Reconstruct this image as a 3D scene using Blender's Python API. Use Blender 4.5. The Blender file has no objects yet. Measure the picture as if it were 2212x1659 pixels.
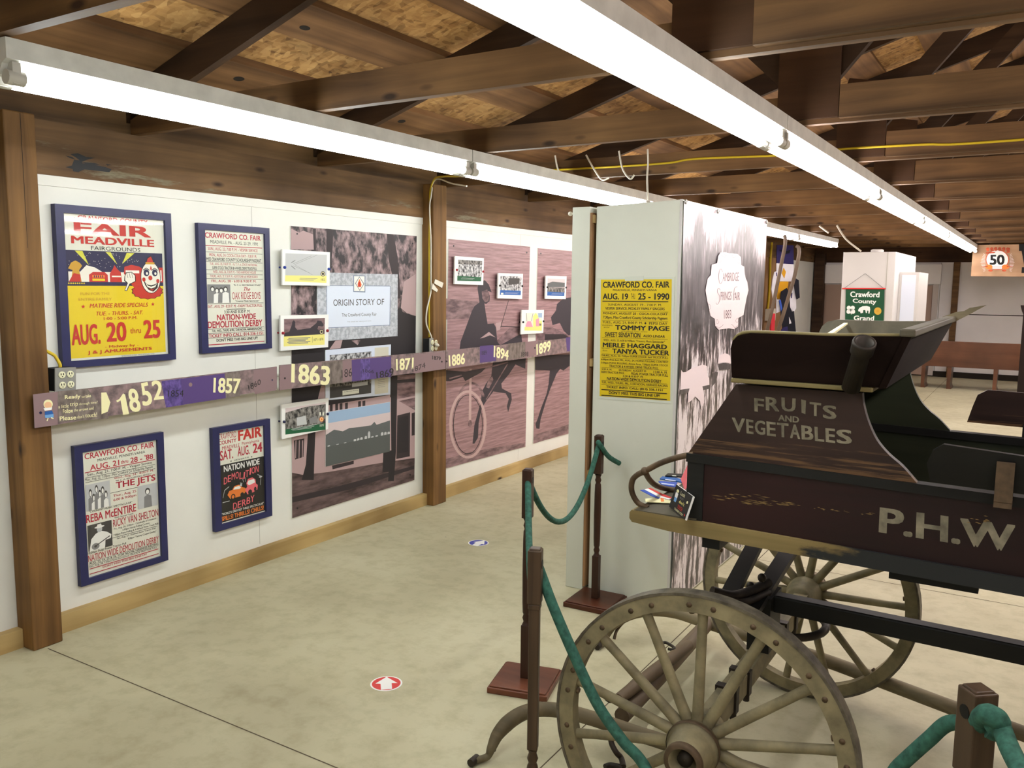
import bpy, math, random
from mathutils import Vector, Matrix
random.seed(7)
S=bpy.context.scene; COL=S.collection
# ------------------------------------------------------------------ camera
F_=1836.7786; YAW,PIT,ROL=-0.5529007,-0.1187594,0.010862
CAM=Vector((3.697507,0.0,1.6)); W_,H_=2212.0,1659.0
cy,sy=math.cos(YAW),math.sin(YAW); cp,sp=math.cos(PIT),math.sin(PIT)
fw=Vector((sy*cp,cy*cp,sp)); rt=Vector((cy,-sy,0)); upv=rt.cross(fw)
c_,s_=math.cos(ROL),math.sin(ROL); rt,upv=(c_*rt+s_*upv),(-s_*rt+c_*upv)
cam=bpy.data.cameras.new('camera'); cam.sensor_width=36; cam.lens=F_/W_*36; cam.clip_start=.05; cam.clip_end=100
co=bpy.data.objects.new('camera',cam); COL.objects.link(co)
m=Matrix((rt,upv,-fw)).transposed().to_4x4(); m.translation=CAM; co.matrix_world=m
S.camera=co
def up(x,y,n,d):
    v=rt*((x-W_/2)/F_)+upv*(-(y-H_/2)/F_)+fw
    n=Vector(n); t=(d-n.dot(CAM))/n.dot(v); return CAM+v*t
def atX(x,y,v=0.0): return up(x,y,(1,0,0),v)
def atY(x,y,v): return up(x,y,(0,1,0),v)
def atZ(x,y,v=0.0): return up(x,y,(0,0,1),v)
def V(*a): return Vector(a)
# ------------------------------------------------------------------ materials
def lin(c):
    return tuple(((x/255)/12.92 if x/255<=.04045 else ((x/255+.055)/1.055)**2.4) for x in c[:3])+(1,)
MATS={}
def nt(name,rough=.6,metal=0,spec=.3):
    m=bpy.data.materials.new(name); m.use_nodes=True; t=m.node_tree
    b=t.nodes['Principled BSDF']; b.inputs['Roughness'].default_value=rough; b.inputs['Metallic'].default_value=metal
    b.inputs['Specular IOR Level'].default_value=spec
    MATS[name]=m; return m,t,b
def ramp(t,stops):
    r=t.nodes.new('ShaderNodeValToRGB'); e=r.color_ramp.elements
    while len(e)<len(stops): e.new(.5)
    for i,(p,c) in enumerate(stops): e[i].position=p; e[i].color=lin(c) if max(c)>1 or sum(c)==0 else c
    return r
def tex(t,kind,scale,coord='Object',map_scale=(1,1,1),rot=(0,0,0),detail=4,dist=0.0,rough=.55):
    tc=t.nodes.new('ShaderNodeTexCoord'); mp=t.nodes.new('ShaderNodeMapping')
    mp.inputs['Scale'].default_value=map_scale; mp.inputs['Rotation'].default_value=rot
    t.links.new(tc.outputs[coord],mp.inputs['Vector'])
    n=t.nodes.new('ShaderNodeTex'+kind); n.inputs['Scale'].default_value=scale
    if kind=='Noise':
        n.inputs['Detail'].default_value=detail; n.inputs['Distortion'].default_value=dist; n.inputs['Roughness'].default_value=rough
    t.links.new(mp.outputs['Vector'],n.inputs['Vector']); return n
def mixc(t,a,b,f,mode='MIX'):
    m=t.nodes.new('ShaderNodeMix'); m.data_type='RGBA'; m.blend_type=mode
    for s,v in ((m.inputs[6],a),(m.inputs[7],b),(m.inputs[0],f)):
        if hasattr(v,'is_linked') or hasattr(v,'links'): t.links.new(v,s)
        elif isinstance(v,(int,float)): s.default_value=v
        else: s.default_value=lin(v)
    return m.outputs[2]
def bump(t,b,h,strength=.2,dist=.01):
    n=t.nodes.new('ShaderNodeBump'); n.inputs['Strength'].default_value=strength; n.inputs['Distance'].default_value=dist
    t.links.new(h,n.inputs['Height']); t.links.new(n.outputs[0],b.inputs['Normal'])
def flat(name,c,rough=.6,metal=0,var=.0,vs=8,spec=.3):
    m,t,b=nt(name,rough,metal,spec)
    if var:
        n=tex(t,'Noise',vs,detail=5); d=tuple(max(0,x*(1-var)) for x in c); l=tuple(min(255,x*(1+var)) for x in c)
        r=ramp(t,[(.3,d),(.7,l)]); t.links.new(n.outputs['Fac'],r.inputs[0]); t.links.new(r.outputs[0],b.inputs['Base Color'])
    else: b.inputs['Base Color'].default_value=lin(c)
    return m
def wood(name,dark,light,axis,sc=6.0,rough=.65,knots=True,spec=.25,worn=None,wornlim=.62,wornscale=3.0):
    m,t,b=nt(name,rough,0,spec); st=[sc*2.2]*3; st['XYZ'.index(axis)]=sc*.12
    n=tex(t,'Noise',1.0,map_scale=st,detail=6,dist=.6); r=ramp(t,[(.28,dark),(.72,light)]); t.links.new(n.outputs['Fac'],r.inputs[0])
    c=r.outputs[0]
    n2=tex(t,'Noise',1.3,detail=3); r2=ramp(t,[(.35,(150,140,130)),(.65,(255,255,255))]); t.links.new(n2.outputs['Fac'],r2.inputs[0])
    c=mixc(t,c,r2.outputs[0],.8,'MULTIPLY')
    if knots:
        ks=[7.0]*3; ks['XYZ'.index(axis)]=2.6
        v=tex(t,'Voronoi',1.0,map_scale=ks); kr=ramp(t,[(.05,(0,0,0)),(.13,(255,255,255))]); t.links.new(v.outputs['Distance'],kr.inputs[0])
        c=mixc(t,(52,34,20),c,kr.outputs[0])
    if worn:
        ws=[wornscale*3]*3; ws['XYZ'.index(axis)]=wornscale*.35
        n3=tex(t,'Noise',1.0,map_scale=ws,detail=8,rough=.7); r3=ramp(t,[(wornlim,(0,0,0)),(wornlim+.05,(255,255,255))]); t.links.new(n3.outputs['Fac'],r3.inputs[0])
        c=mixc(t,c,worn,r3.outputs[0])
    t.links.new(c,b.inputs['Base Color']); bump(t,b,n.outputs['Fac'],.15,.004); return m
def photo(name,dark,light,ms=(6,6,6),lo=.4,hi=.6,mid=None,detail=8,rough=.5,dist=0.0,rot=(0,0,0),rs=.45):
    m,t,b=nt(name,rs); n=tex(t,'Noise',1.0,map_scale=ms,detail=detail,rough=rough+.1,dist=dist,rot=rot)
    st=[(lo,dark),(hi,light)] if mid is None else [(lo,dark),((lo+hi)/2,mid),(hi,light)]
    r=ramp(t,st); t.links.new(n.outputs['Fac'],r.inputs[0]); t.links.new(r.outputs[0],b.inputs['Base Color']); return m
def emit(name,c,s):
    m=bpy.data.materials.new(name); m.use_nodes=True; t=m.node_tree; t.nodes.clear()
    e=t.nodes.new('ShaderNodeEmission'); e.inputs[0].default_value=lin(c) ; e.inputs[1].default_value=s
    o=t.nodes.new('ShaderNodeOutputMaterial'); t.links.new(e.outputs[0],o.inputs[0]); MATS[name]=m
# building woods
wood('joist',(80,58,36),(146,110,70),'X',6)
wood('rafter',(48,34,23),(84,61,41),'X',6)
wood('purlin',(100,72,46),(152,114,76),'Y',6)
wood('header',(78,58,38),(136,104,68),'Y',6,worn=(118,110,88),wornlim=.6,wornscale=2)
wood('post',(98,70,38),(158,118,68),'Z',7)
wood('pine',(176,146,92),(206,180,124),'Y',6,knots=True)
wood('plywood',(150,112,76),(186,146,104),'Z',4,knots=False)
wood('dark_ply',(60,40,24),(96,66,42),'X',5)
m,t,b=nt('osb',.7); v=tex(t,'Voronoi',1.0,map_scale=(17,36,17),rot=(0,0,.5)); n=tex(t,'Noise',1.6,detail=3)
hs=t.nodes.new('ShaderNodeSeparateColor'); t.links.new(v.outputs['Color'],hs.inputs[0])
r=ramp(t,[(0,(96,64,34)),(.25,(170,124,70)),(.6,(196,150,92)),(1,(222,180,120))]); t.links.new(hs.outputs[0],r.inputs[0])
r2=ramp(t,[(.3,(120,110,100)),(.6,(255,255,255))]); t.links.new(n.outputs['Fac'],r2.inputs[0])
v2=tex(t,'Voronoi',1.0,map_scale=(52,20,24),rot=(0,0,-.4)); hs2=t.nodes.new('ShaderNodeSeparateColor'); t.links.new(v2.outputs['Color'],hs2.inputs[0])
r3=ramp(t,[(0,(110,76,42)),(.2,(180,136,82)),(1,(214,170,110))]); t.links.new(hs2.outputs[0],r3.inputs[0])
cc=mixc(t,r.outputs[0],r3.outputs[0],.5); cc=mixc(t,cc,r2.outputs[0],.8,'MULTIPLY'); t.links.new(cc,b.inputs['Base Color'])
# concrete
m,t,b=nt('concrete',.5,0,.35)
n=tex(t,'Noise',.8,detail=3,dist=.2); r=ramp(t,[(.3,(172,166,137)),(.5,(189,184,153)),(.72,(200,196,166))]); t.links.new(n.outputs['Fac'],r.inputs[0])
n2=tex(t,'Noise',2.4,detail=2,rough=.4); r2=ramp(t,[(.25,(236,234,230)),(.75,(255,255,255))]); t.links.new(n2.outputs['Fac'],r2.inputs[0])
c=mixc(t,r.outputs[0],r2.outputs[0],.8,'MULTIPLY')
v=tex(t,'Voronoi',2.2); r3=ramp(t,[(.008,(0,0,0)),(.016,(255,255,255))]); t.links.new(v.outputs['Distance'],r3.inputs[0])
n5=tex(t,'Noise',11,detail=5,rough=.65); r5=ramp(t,[(.28,(226,223,216)),(.55,(255,255,255))]); t.links.new(n5.outputs['Fac'],r5.inputs[0]); c=mixc(t,c,r5.outputs[0],.8,'MULTIPLY')
c=mixc(t,(112,102,84),c,r3.outputs[0]); t.links.new(c,b.inputs['Base Color'])
b.inputs['Roughness'].default_value=.56
flat('saw_cut',(84,74,58),.9)
flat('white_wall',(224,224,216),.45,0,.015,3); flat('seam',(170,168,158),.8)
flat('sage_panel',(209,211,198),.5,0,.015,3)
flat('cabinet_white',(200,197,194),.5); flat('far_wall',(236,233,232),.6,0,.02,2)
flat('dark_gap',(40,34,28),.8)
flat('fixture_white',(206,204,196),.4,0,.05,12); flat('socket_white',(190,186,176),.5)
emit('tube_cool',(247,254,255),29); emit('tube_pink',(255,244,242),36)
flat('navy_frame',(44,46,84),.35,0,.08,5); flat('navy_frame_dark',(28,32,74),.35,0,.08,5)
m,t,b=nt('pane',.02); t.nodes.remove(b); tr=t.nodes.new('ShaderNodeBsdfTransparent'); gl=t.nodes.new('ShaderNodeBsdfGlossy'); gl.inputs['Roughness'].default_value=.03
fr=t.nodes.new('ShaderNodeLayerWeight'); fr.inputs[0].default_value=.5; mr=t.nodes.new('ShaderNodeMath'); mr.operation='POWER'; mr.inputs[1].default_value=4; mq=t.nodes.new('ShaderNodeMath'); mq.operation='MULTIPLY_ADD'; mq.inputs[1].default_value=.6; mq.inputs[2].default_value=.035; t.links.new(fr.outputs['Facing'],mr.inputs[0]); t.links.new(mr.outputs[0],mq.inputs[0]); mx=t.nodes.new('ShaderNodeMixShader')
t.links.new(mq.outputs[0],mx.inputs[0]); t.links.new(tr.outputs[0],mx.inputs[1]); t.links.new(gl.outputs[0],mx.inputs[2]); t.links.new(mx.outputs[0],t.nodes['Material Output'].inputs[0])
for k,c in dict(paper=(222,222,206),paper_white=(232,232,226),poster_yellow=(222,196,36),sign_yellow=(216,188,28),ink_red=(190,50,42),ink_crimson=(176,40,58),ink_black=(38,36,34),
  night_blue=(42,42,74),beam_yellow=(206,204,70),clown_white=(232,228,214),ink_orange=(226,124,52),ink_gold=(196,150,50),ink_pink=(226,104,112),grey_light=(188,190,190),grey_mid=(128,128,128),grey_dark=(66,64,62),
  poster_dark=(34,32,30),cream=(234,228,178),banner_mauve=(136,112,114),label_yellow=(232,222,130),label_green=(30,92,58),label_blue=(40,92,160),sheet_blue=(214,222,236),sheet_grey=(178,182,190),slate_blue=(108,124,150),
  kid_blue=(110,160,210),skin=(226,180,140),mural_pink=(174,148,148),mural_dark=(52,44,46),mural_black=(40,36,38),plaque_pink=(220,206,208),script_grey=(140,124,128),
  sky_blue=(150,176,204),sky_pink=(206,190,190),hill_grey=(92,96,96),field_grey=(84,88,86),beige=(208,204,186),wheel_pale=(186,158,154),horse_black=(54,48,54),map_pink=(226,150,170),
  dot_red=(208,70,68),dot_blue=(70,76,160),white=(236,236,232),felt_green=(22,74,46),seal_gold=(200,160,60),tint_plum=(84,64,118)).items(): flat(k,c,.55)
photo('mural_leaves',(44,37,39),(160,134,135),(12,15,11),.42,.62)
photo('mural_trees',(40,36,38),(166,140,141),(13,17,12),.42,.64)
photo('mural_grass',(56,44,44),(122,100,99),(3,5,22),.35,.7)
photo('mural_track',(118,90,92),(166,132,134),(2,3.4,62),.3,.62)
photo('mural_dirt',(88,68,70),(150,122,124),(6,7,26),.35,.65)
photo('crowd_photo',(40,40,44),(206,206,206),(26,44,40),.4,.6); photo('crowd_dark',(36,36,36),(150,146,140),(26,44,34),.4,.62)
# vinyl banner print: sky, ragged tree line, grey hill, crowd, all in the sheet's own coordinates
def mth(t,op,a,b=None,c=None):
    n=t.nodes.new('ShaderNodeMath'); n.operation=op
    for i,v in enumerate((a,b,c)):
        if v is None: continue
        if isinstance(v,(int,float)): n.inputs[i].default_value=v
        else: t.links.new(v,n.inputs[i])
    return n.outputs[0]
photo('vinyl_dark',(44,40,42),(92,86,88),(9,16,8),.35,.65,rs=.3)
m,t,b=nt('vinyl_print',.28,0,.4)
tc=t.nodes.new('ShaderNodeTexCoord'); sx=t.nodes.new('ShaderNodeSeparateXYZ'); t.links.new(tc.outputs['Object'],sx.inputs[0]); yy,zz_=sx.outputs[1],sx.outputs[2]
sky=ramp(t,[(.3,(150,138,142)),(.65,(200,187,192))]); n=tex(t,'Noise',1.0,map_scale=(1,2.2,3.5),detail=4); t.links.new(n.outputs['Fac'],sky.inputs[0])
streak=tex(t,'Noise',1.0,map_scale=(1,30,4.5),rot=(.16,0,0),detail=6,rough=.65); big=tex(t,'Noise',1.0,map_scale=(1,3.2,2.0),detail=3)
tr=ramp(t,[(.42,(44,40,42)),(.55,(84,78,81)),(.7,(150,140,144))]); t.links.new(mth(t,'MULTIPLY_ADD',big.outputs['Fac'],.45,mth(t,'MULTIPLY_ADD',streak.outputs['Fac'],.75,-.1)),tr.inputs[0])
hl=ramp(t,[(.35,(48,46,48)),(.65,(98,94,97))]); n2=tex(t,'Noise',1.0,map_scale=(1,5,9),rot=(.5,0,0),detail=4); t.links.new(n2.outputs['Fac'],hl.inputs[0])
cs=tex(t,'Noise',1.0,map_scale=(1,27,5),rot=(-.14,0,0),detail=7,rough=.7); cr_=ramp(t,[(.44,(44,39,41)),(.5,(120,108,110)),(.55,(218,210,213))]); t.links.new(mth(t,'MULTIPLY_ADD',big.outputs['Fac'],.5,mth(t,'MULTIPLY_ADD',cs.outputs['Fac'],.9,-.19)),cr_.inputs[0])
def gauss(c0,w): return mth(t,'POWER',2.718,mth(t,'MULTIPLY',mth(t,'POWER',mth(t,'DIVIDE',mth(t,'SUBTRACT',yy,c0),w),2.0),-1.0))
edge=mth(t,'MULTIPLY_ADD',streak.outputs['Fac'],.7,-.35)
line=mth(t,'ADD',mth(t,'ADD',mth(t,'MULTIPLY',gauss(-.46,.15),.2),mth(t,'MULTIPLY',gauss(.26,.2),.26)),mth(t,'ADD',mth(t,'MULTIPLY',gauss(-.14,.16),.1),1.73))
def step(a,b_,w): return mth(t,'SMOOTH_MIN',mth(t,'MAXIMUM',mth(t,'MULTIPLY_ADD',mth(t,'SUBTRACT',a,b_),1/w,.5),0.0),1.0,.05)
f1=step(mth(t,'ADD',line,edge),zz_,.10)
c=mixc(t,sky.outputs[0],tr.outputs[0],f1)
hz=mth(t,'MULTIPLY_ADD',gauss(-.2,.35),.4,1.3); f2=mth(t,'MULTIPLY',step(mth(t,'ADD',hz,mth(t,'MULTIPLY',edge,.6)),zz_,.2),.75); c=mixc(t,c,hl.outputs[0],f2)
f3=step(mth(t,'MULTIPLY_ADD',edge,1.1,1.32),zz_,.14); c=mixc(t,c,cr_.outputs[0],f3)
t.links.new(c,b.inputs['Base Color'])
photo('banner_photo',(96,84,84),(150,126,126),(16,22,26),.35,.65); photo('banner_scratch',(72,58,112),(104,84,150),(12,40,30),.42,.6)
photo('banner_brown',(92,82,76),(134,122,116),(20,34,20),.35,.65)
photo('damask',(160,164,172),(192,196,202),(30,40,40),.42,.58)
# wagon
wood('wagon_maroon',(38,18,18),(54,24,24),'X',5,.5,False,.3)
wood('wagon_worn',(42,28,25),(66,46,38),'X',9,.55,False,.3)
wood('wagon_green',(48,56,40),(66,72,52),'X',5,.5,False)
wood('wagon_black',(26,27,26),(40,41,39),'X',5,.5,False)
wood('wagon_seat_dark',(26,16,14),(38,26,22),'X',4,.8,False,.1)
wood('wagon_grey',(80,76,62),(108,102,84),'Y',5,.6,False)
wood('wagon_olive',(104,94,58),(148,134,88),'X',6,.6,False,worn=(60,56,44),wornlim=.66,wornscale=6)
wood('wagon_sill',(132,117,74),(170,150,100),'X',6,.6,False,worn=(40,40,38),wornlim=.66,wornscale=5)
def blend_pos(name,axis,p0,p1,noise,other,inv=False,ms=(6,20,20)):
    # paint worn through: noise threshold that grows along one axis of the thing
    t=MATS[name].node_tree; b=t.nodes['Principled BSDF']; src=b.inputs['Base Color'].links[0].from_socket
    tc=t.nodes.new('ShaderNodeTexCoord'); sx=t.nodes.new('ShaderNodeSeparateXYZ'); t.links.new(tc.outputs['Object'],sx.inputs[0])
    mr=t.nodes.new('ShaderNodeMapRange'); mr.inputs[1].default_value=p0; mr.inputs[2].default_value=p1; t.links.new(sx.outputs['XYZ'.index(axis)],mr.inputs[0])
    n=tex(t,'Noise',1.0,map_scale=ms,detail=7,rough=.65); a=t.nodes.new('ShaderNodeMath'); a.operation='MULTIPLY_ADD'; a.inputs[1].default_value=noise; t.links.new(n.outputs['Fac'],a.inputs[0]); t.links.new(mr.outputs[0],a.inputs[2])
    r=ramp(t,[(.5,(0,0,0)),(.56,(255,255,255))]); s=t.nodes.new('ShaderNodeMath'); s.operation='MULTIPLY'; s.inputs[1].default_value=1/(1+noise); t.links.new(a.outputs[0],s.inputs[0]); t.links.new(s.outputs[0],r.inputs[0])
    t.links.new(mixc(t,src,other,r.outputs[0]),b.inputs['Base Color'])
blend_pos('wagon_sill','X',-.85,-.15,.7,(38,40,40))
blend_pos('wagon_worn','Z',1.36,.97,.9,(98,72,46),ms=(5,30,120))
blend_pos('wagon_maroon','X',.3,-2.7,.6,(112,92,56),ms=(3.5,30,110))
flat('wheel_wood',(124,115,88),.6,0,.2,14); flat('tyre_iron',(96,90,78),.5,.4,.25,30); flat('iron_dark',(52,46,40),.5,.5,.25,20); flat('iron_rust',(92,76,58),.6,.4,.2,20)
flat('brass_worn',(150,110,72),.5,.4,.2,12); wood('shaft_wood',(108,100,76),(154,140,110),'X',8,.6,False); wood('bar_wood',(104,90,72),(146,128,104),'Y',8,.6,False)
flat('wagon_letter',(118,112,94),.6,0,.2,30); flat('black',(14,14,14),.5); flat('paint_wear',(126,102,62),.7,0,.2,30)
wood('stanchion',(52,34,26),(84,56,42),'Z',8,.4,False); wood('stanchion_grey',(66,52,40),(104,84,64),'Z',8,.4,False); wood('stanchion_base',(96,56,40),(130,80,58),'X',6,.35,False); wood('stanchion_base_dark',(70,38,26),(100,58,40),'X',6,.35,False)
m,t,b=nt('rope_green',.85); n=tex(t,'Noise',60,detail=3); r=ramp(t,[(.3,(36,70,60)),(.7,(56,104,88))]); t.links.new(n.outputs['Fac'],r.inputs[0]); t.links.new(r.outputs[0],b.inputs['Base Color']); bump(t,b,n.outputs['Fac'],.4,.004)
flat('cable_yellow',(206,178,40),.5); flat('cable_white',(214,208,192),.5); flat('outlet_steel',(150,150,146),.4,.5); flat('outlet_cream',(222,220,186),.5); flat('box_black',(34,34,36),.6)
flat('sleeve',(206,210,196),.25); wood('bench_wood',(104,64,44),(136,90,64),'X',3,.3,False,.5); wood('dark_pew',(34,22,20),(52,36,32),'Z',3,.4,False)
wood('sign_board',(206,164,128),(226,188,150),'X',3,.5,False); flat('sign_red',(180,80,50),.6,0,.2,20); flat('door_tan',(170,146,132),.6); flat('door_trim',(190,182,176),.6)
wood('snath',(104,88,76),(140,122,106),'Z',6,.5,False); flat('cloth_navy',(42,36,84),.9); flat('cloth_white',(214,212,220),.9,0,.05,6); flat('cloth_gold',(206,150,30),.9); flat('cloth_black',(24,24,34),.9); flat('red_plastic',(190,40,52),.5)
flat('ribbon_red',(206,50,48),.5); flat('ribbon_blue',(44,80,176),.5); flat('pin_blue',(40,64,150),.3); flat('pin_navy',(34,36,72),.3); flat('pin_red',(150,34,48),.3); flat('pin_black',(30,26,30),.3)
# ------------------------------------------------------------------ mesh building
class MB:
    def __init__(s): s.v=[]; s.f=[]; s.m=[]; s.sm=[]; s.mats=[]
    def mi(s,n):
        if n not in s.mats: s.mats.append(n)
        return s.mats.index(n)
    def face(s,pts,mat,smooth=False):
        i=len(s.v); s.v+= [Vector(p) for p in pts]; s.f.append(list(range(i,i+len(pts)))); s.m.append(s.mi(mat)); s.sm.append(smooth)
    def add(s,vs,fs,mat,smooth=False):
        i=len(s.v); s.v+=[Vector(p) for p in vs]; k=s.mi(mat)
        for f in fs: s.f.append([i+j for j in f]); s.m.append(k); s.sm.append(smooth)
    def obox(s,c,ax,ay,az,mat):
        c=Vector(c); P=[c+ax*a+ay*b+az*d for d in (-1,1) for b in (-1,1) for a in (-1,1)]
        s.add(P,[(0,2,3,1),(4,5,7,6),(0,1,5,4),(2,6,7,3),(0,4,6,2),(1,3,7,5)],mat)
    def box(s,x0,x1,y0,y1,z0,z1,mat):
        s.obox(((x0+x1)/2,(y0+y1)/2,(z0+z1)/2),V(abs(x1-x0)/2,0,0),V(0,abs(y1-y0)/2,0),V(0,0,abs(z1-z0)/2),mat)
    def beam(s,a,b,w,h,mat,upd=(0,0,1)):
        a=Vector(a); b=Vector(b); d=(b-a); L=d.length; d.normalize(); sd=d.cross(Vector(upd)).normalized(); u=sd.cross(d)
        s.obox((a+b)/2,d*L/2,sd*w/2,u*h/2,mat)
    def prism(s,pts,ext,mat,smooth=False):
        pts=[Vector(p) for p in pts]; e=Vector(ext); n=len(pts)
        nn=sum(((pts[i]-pts[0]).cross(pts[(i+1)%n]-pts[0]) for i in range(n)),Vector())
        if nn.dot(e)>0: pts=pts[::-1]
        s.face(pts,mat); s.face([p+e for p in pts[::-1]],mat)
        for i in range(n):
            a,b=pts[i],pts[(i+1)%n]; s.face([b,a,a+e,b+e],mat,smooth)
    def tube(s,path,r,mat,n=8,cap=True,flat_=None):
        P=[Vector(p) for p in path]; k=len(P); R=r if isinstance(r,(list,tuple)) else [r]*k
        T=[(P[min(i+1,k-1)]-P[max(i-1,0)]).normalized() for i in range(k)]
        a=V(0,0,1) if abs(T[0].z)<.9 else V(1,0,0); N=(a-T[0]*a.dot(T[0])).normalized(); vs=[]
        for i in range(k):
            N=(N-T[i]*N.dot(T[i])).normalized(); B=T[i].cross(N)
            for j in range(n):
                q=2*math.pi*j/n; vs.append(P[i]+(N*math.cos(q)+B*math.sin(q)*(flat_ or 1))*R[i])
        fs=[(i*n+j,i*n+(j+1)%n,(i+1)*n+(j+1)%n,(i+1)*n+j) for i in range(k-1) for j in range(n)]
        s.add(vs,fs,mat,True)
        if cap: s.face([vs[j] for j in range(n)][::-1],mat); s.face([vs[(k-1)*n+j] for j in range(n)],mat)
    def lathe(s,p,d,prof,mat,n=20,smooth=True):
        p=Vector(p); d=Vector(d).normalized(); a=V(0,0,1) if abs(d.z)<.9 else V(1,0,0); N=(a-d*a.dot(d)).normalized(); B=d.cross(N); vs=[]
        for (r,h) in prof:
            for j in range(n):
                q=2*math.pi*j/n; vs.append(p+d*h+(N*math.cos(q)+B*math.sin(q))*r)
        k=len(prof); fs=[(i*n+j,i*n+(j+1)%n,(i+1)*n+(j+1)%n,(i+1)*n+j) for i in range(k-1) for j in range(n)]
        s.add(vs,fs,mat,smooth)
    def ball(s,p,r,mat,n=10): s.lathe(V(*p)-V(0,0,r),(0,0,1),[(max(1e-4,r*math.sin(math.pi*i/6)),r-r*math.cos(math.pi*i/6)) for i in range(7)],mat,n)
    def mesh(s,name,off=Vector()):
        me=bpy.data.meshes.new(name); me.from_pydata([tuple(v-off) for v in s.v],[],s.f)
        for n in s.mats: me.materials.append(MATS[n])
        me.polygons.foreach_set('material_index',s.m); me.polygons.foreach_set('use_smooth',s.sm); me.update(); return me
def bev(o,w=.004,seg=2):
    md=o.modifiers.new('bevel','BEVEL'); md.width=w; md.segments=seg; md.limit_method='ANGLE'; md.angle_limit=.7; return o
def tag(o,label,cat,group=None):
    o['label']=label; o['category']=cat
    if group: o['group']=group
    return o
def thing(name,label,cat,base,group=None):
    o=bpy.data.objects.new(name,None); COL.objects.link(o); o.location=Vector(base); o.empty_display_size=.1; return tag(o,label,cat,group)
def rootloc(o):
    while o.parent: o=o.parent
    return o.location
def part(name,mb,parent,label=None):
    o=bpy.data.objects.new(name,mb.mesh(name,rootloc(parent))); COL.objects.link(o); o.parent=parent
    if label: o['label']=label
    return o
def solo(name,mb,label,cat,group=None,base=None):
    if base is None:
        xs=[v.x for v in mb.v]; ys=[v.y for v in mb.v]; zs=[v.z for v in mb.v]; base=V((min(xs)+max(xs))/2,(min(ys)+max(ys))/2,min(zs))
    base=Vector(base); o=bpy.data.objects.new(name,mb.mesh(name,base)); COL.objects.link(o); o.location=base; return tag(o,label,cat,group)
def struct(name,mb,parent=None):
    o=bpy.data.objects.new(name,mb.mesh(name)); COL.objects.link(o)
    if parent: o.parent=parent
    else: o['kind']='structure'
    return o
def cr(P,n=6,closed=False):
    P=[Vector(p) for p in P]; out=[]; k=len(P)
    for i in range(k if closed else k-1):
        g=(lambda j:P[j%k]) if closed else (lambda j:P[max(0,min(k-1,j))])
        a,b,c,d=g(i-1),g(i),g(i+1),g(i+2)
        for j in range(n):
            t=j/n; out.append(.5*((2*b)+(c-a)*t+(2*a-5*b+4*c-d)*t*t+(3*b-a-3*c+d)*t**3))
    if not closed: out.append(P[-1])
    return out
# ------------------------------------------------------------------ lettering
GC={}
def glyph(s,bold,shear):
    k=(s,bold,shear)
    if k in GC: return GC[k]
    c=bpy.data.curves.new('t','FONT'); c.body=s; c.size=1; c.shear=shear; c.resolution_u=3; c.fill_mode='FRONT'
    o=bpy.data.objects.new('t',c); me=o.to_mesh()
    vs=[v.co.copy() for v in me.vertices]; fs=[list(p.vertices) for p in me.polygons]
    if bold>.004:   # heavier strokes: the letter overlaid on itself, slightly shifted
        b0=bold*.62; offs=[(-b0,0),(b0,0)] if bold<.03 else [(-b0,-b0*.55),(b0,-b0*.55),(-b0,b0*.55),(b0,b0*.55)]
        n0=len(vs); base=vs; vs=[Vector((p.x+dx,p.y+dy,0)) for dx,dy in offs for p in base]; fs=[[i+k*n0 for i in f] for k in range(len(offs)) for f in fs]
    o.to_mesh_clear(); bpy.data.objects.remove(o); bpy.data.curves.remove(c)
    x0=min(v.x for v in vs); x1=max(v.x for v in vs); y0=min(v.y for v in vs); y1=max(v.y for v in vs)
    nb=len(vs)//(1 if bold<=.004 else 2 if bold<.03 else 4)
    vs=[((v.x-x0)/(x1-x0),(v.y-y0)/max(1e-6,y1-y0),i//nb) for i,v in enumerate(vs)]; GC[k]=(vs,fs); return GC[k]
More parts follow.
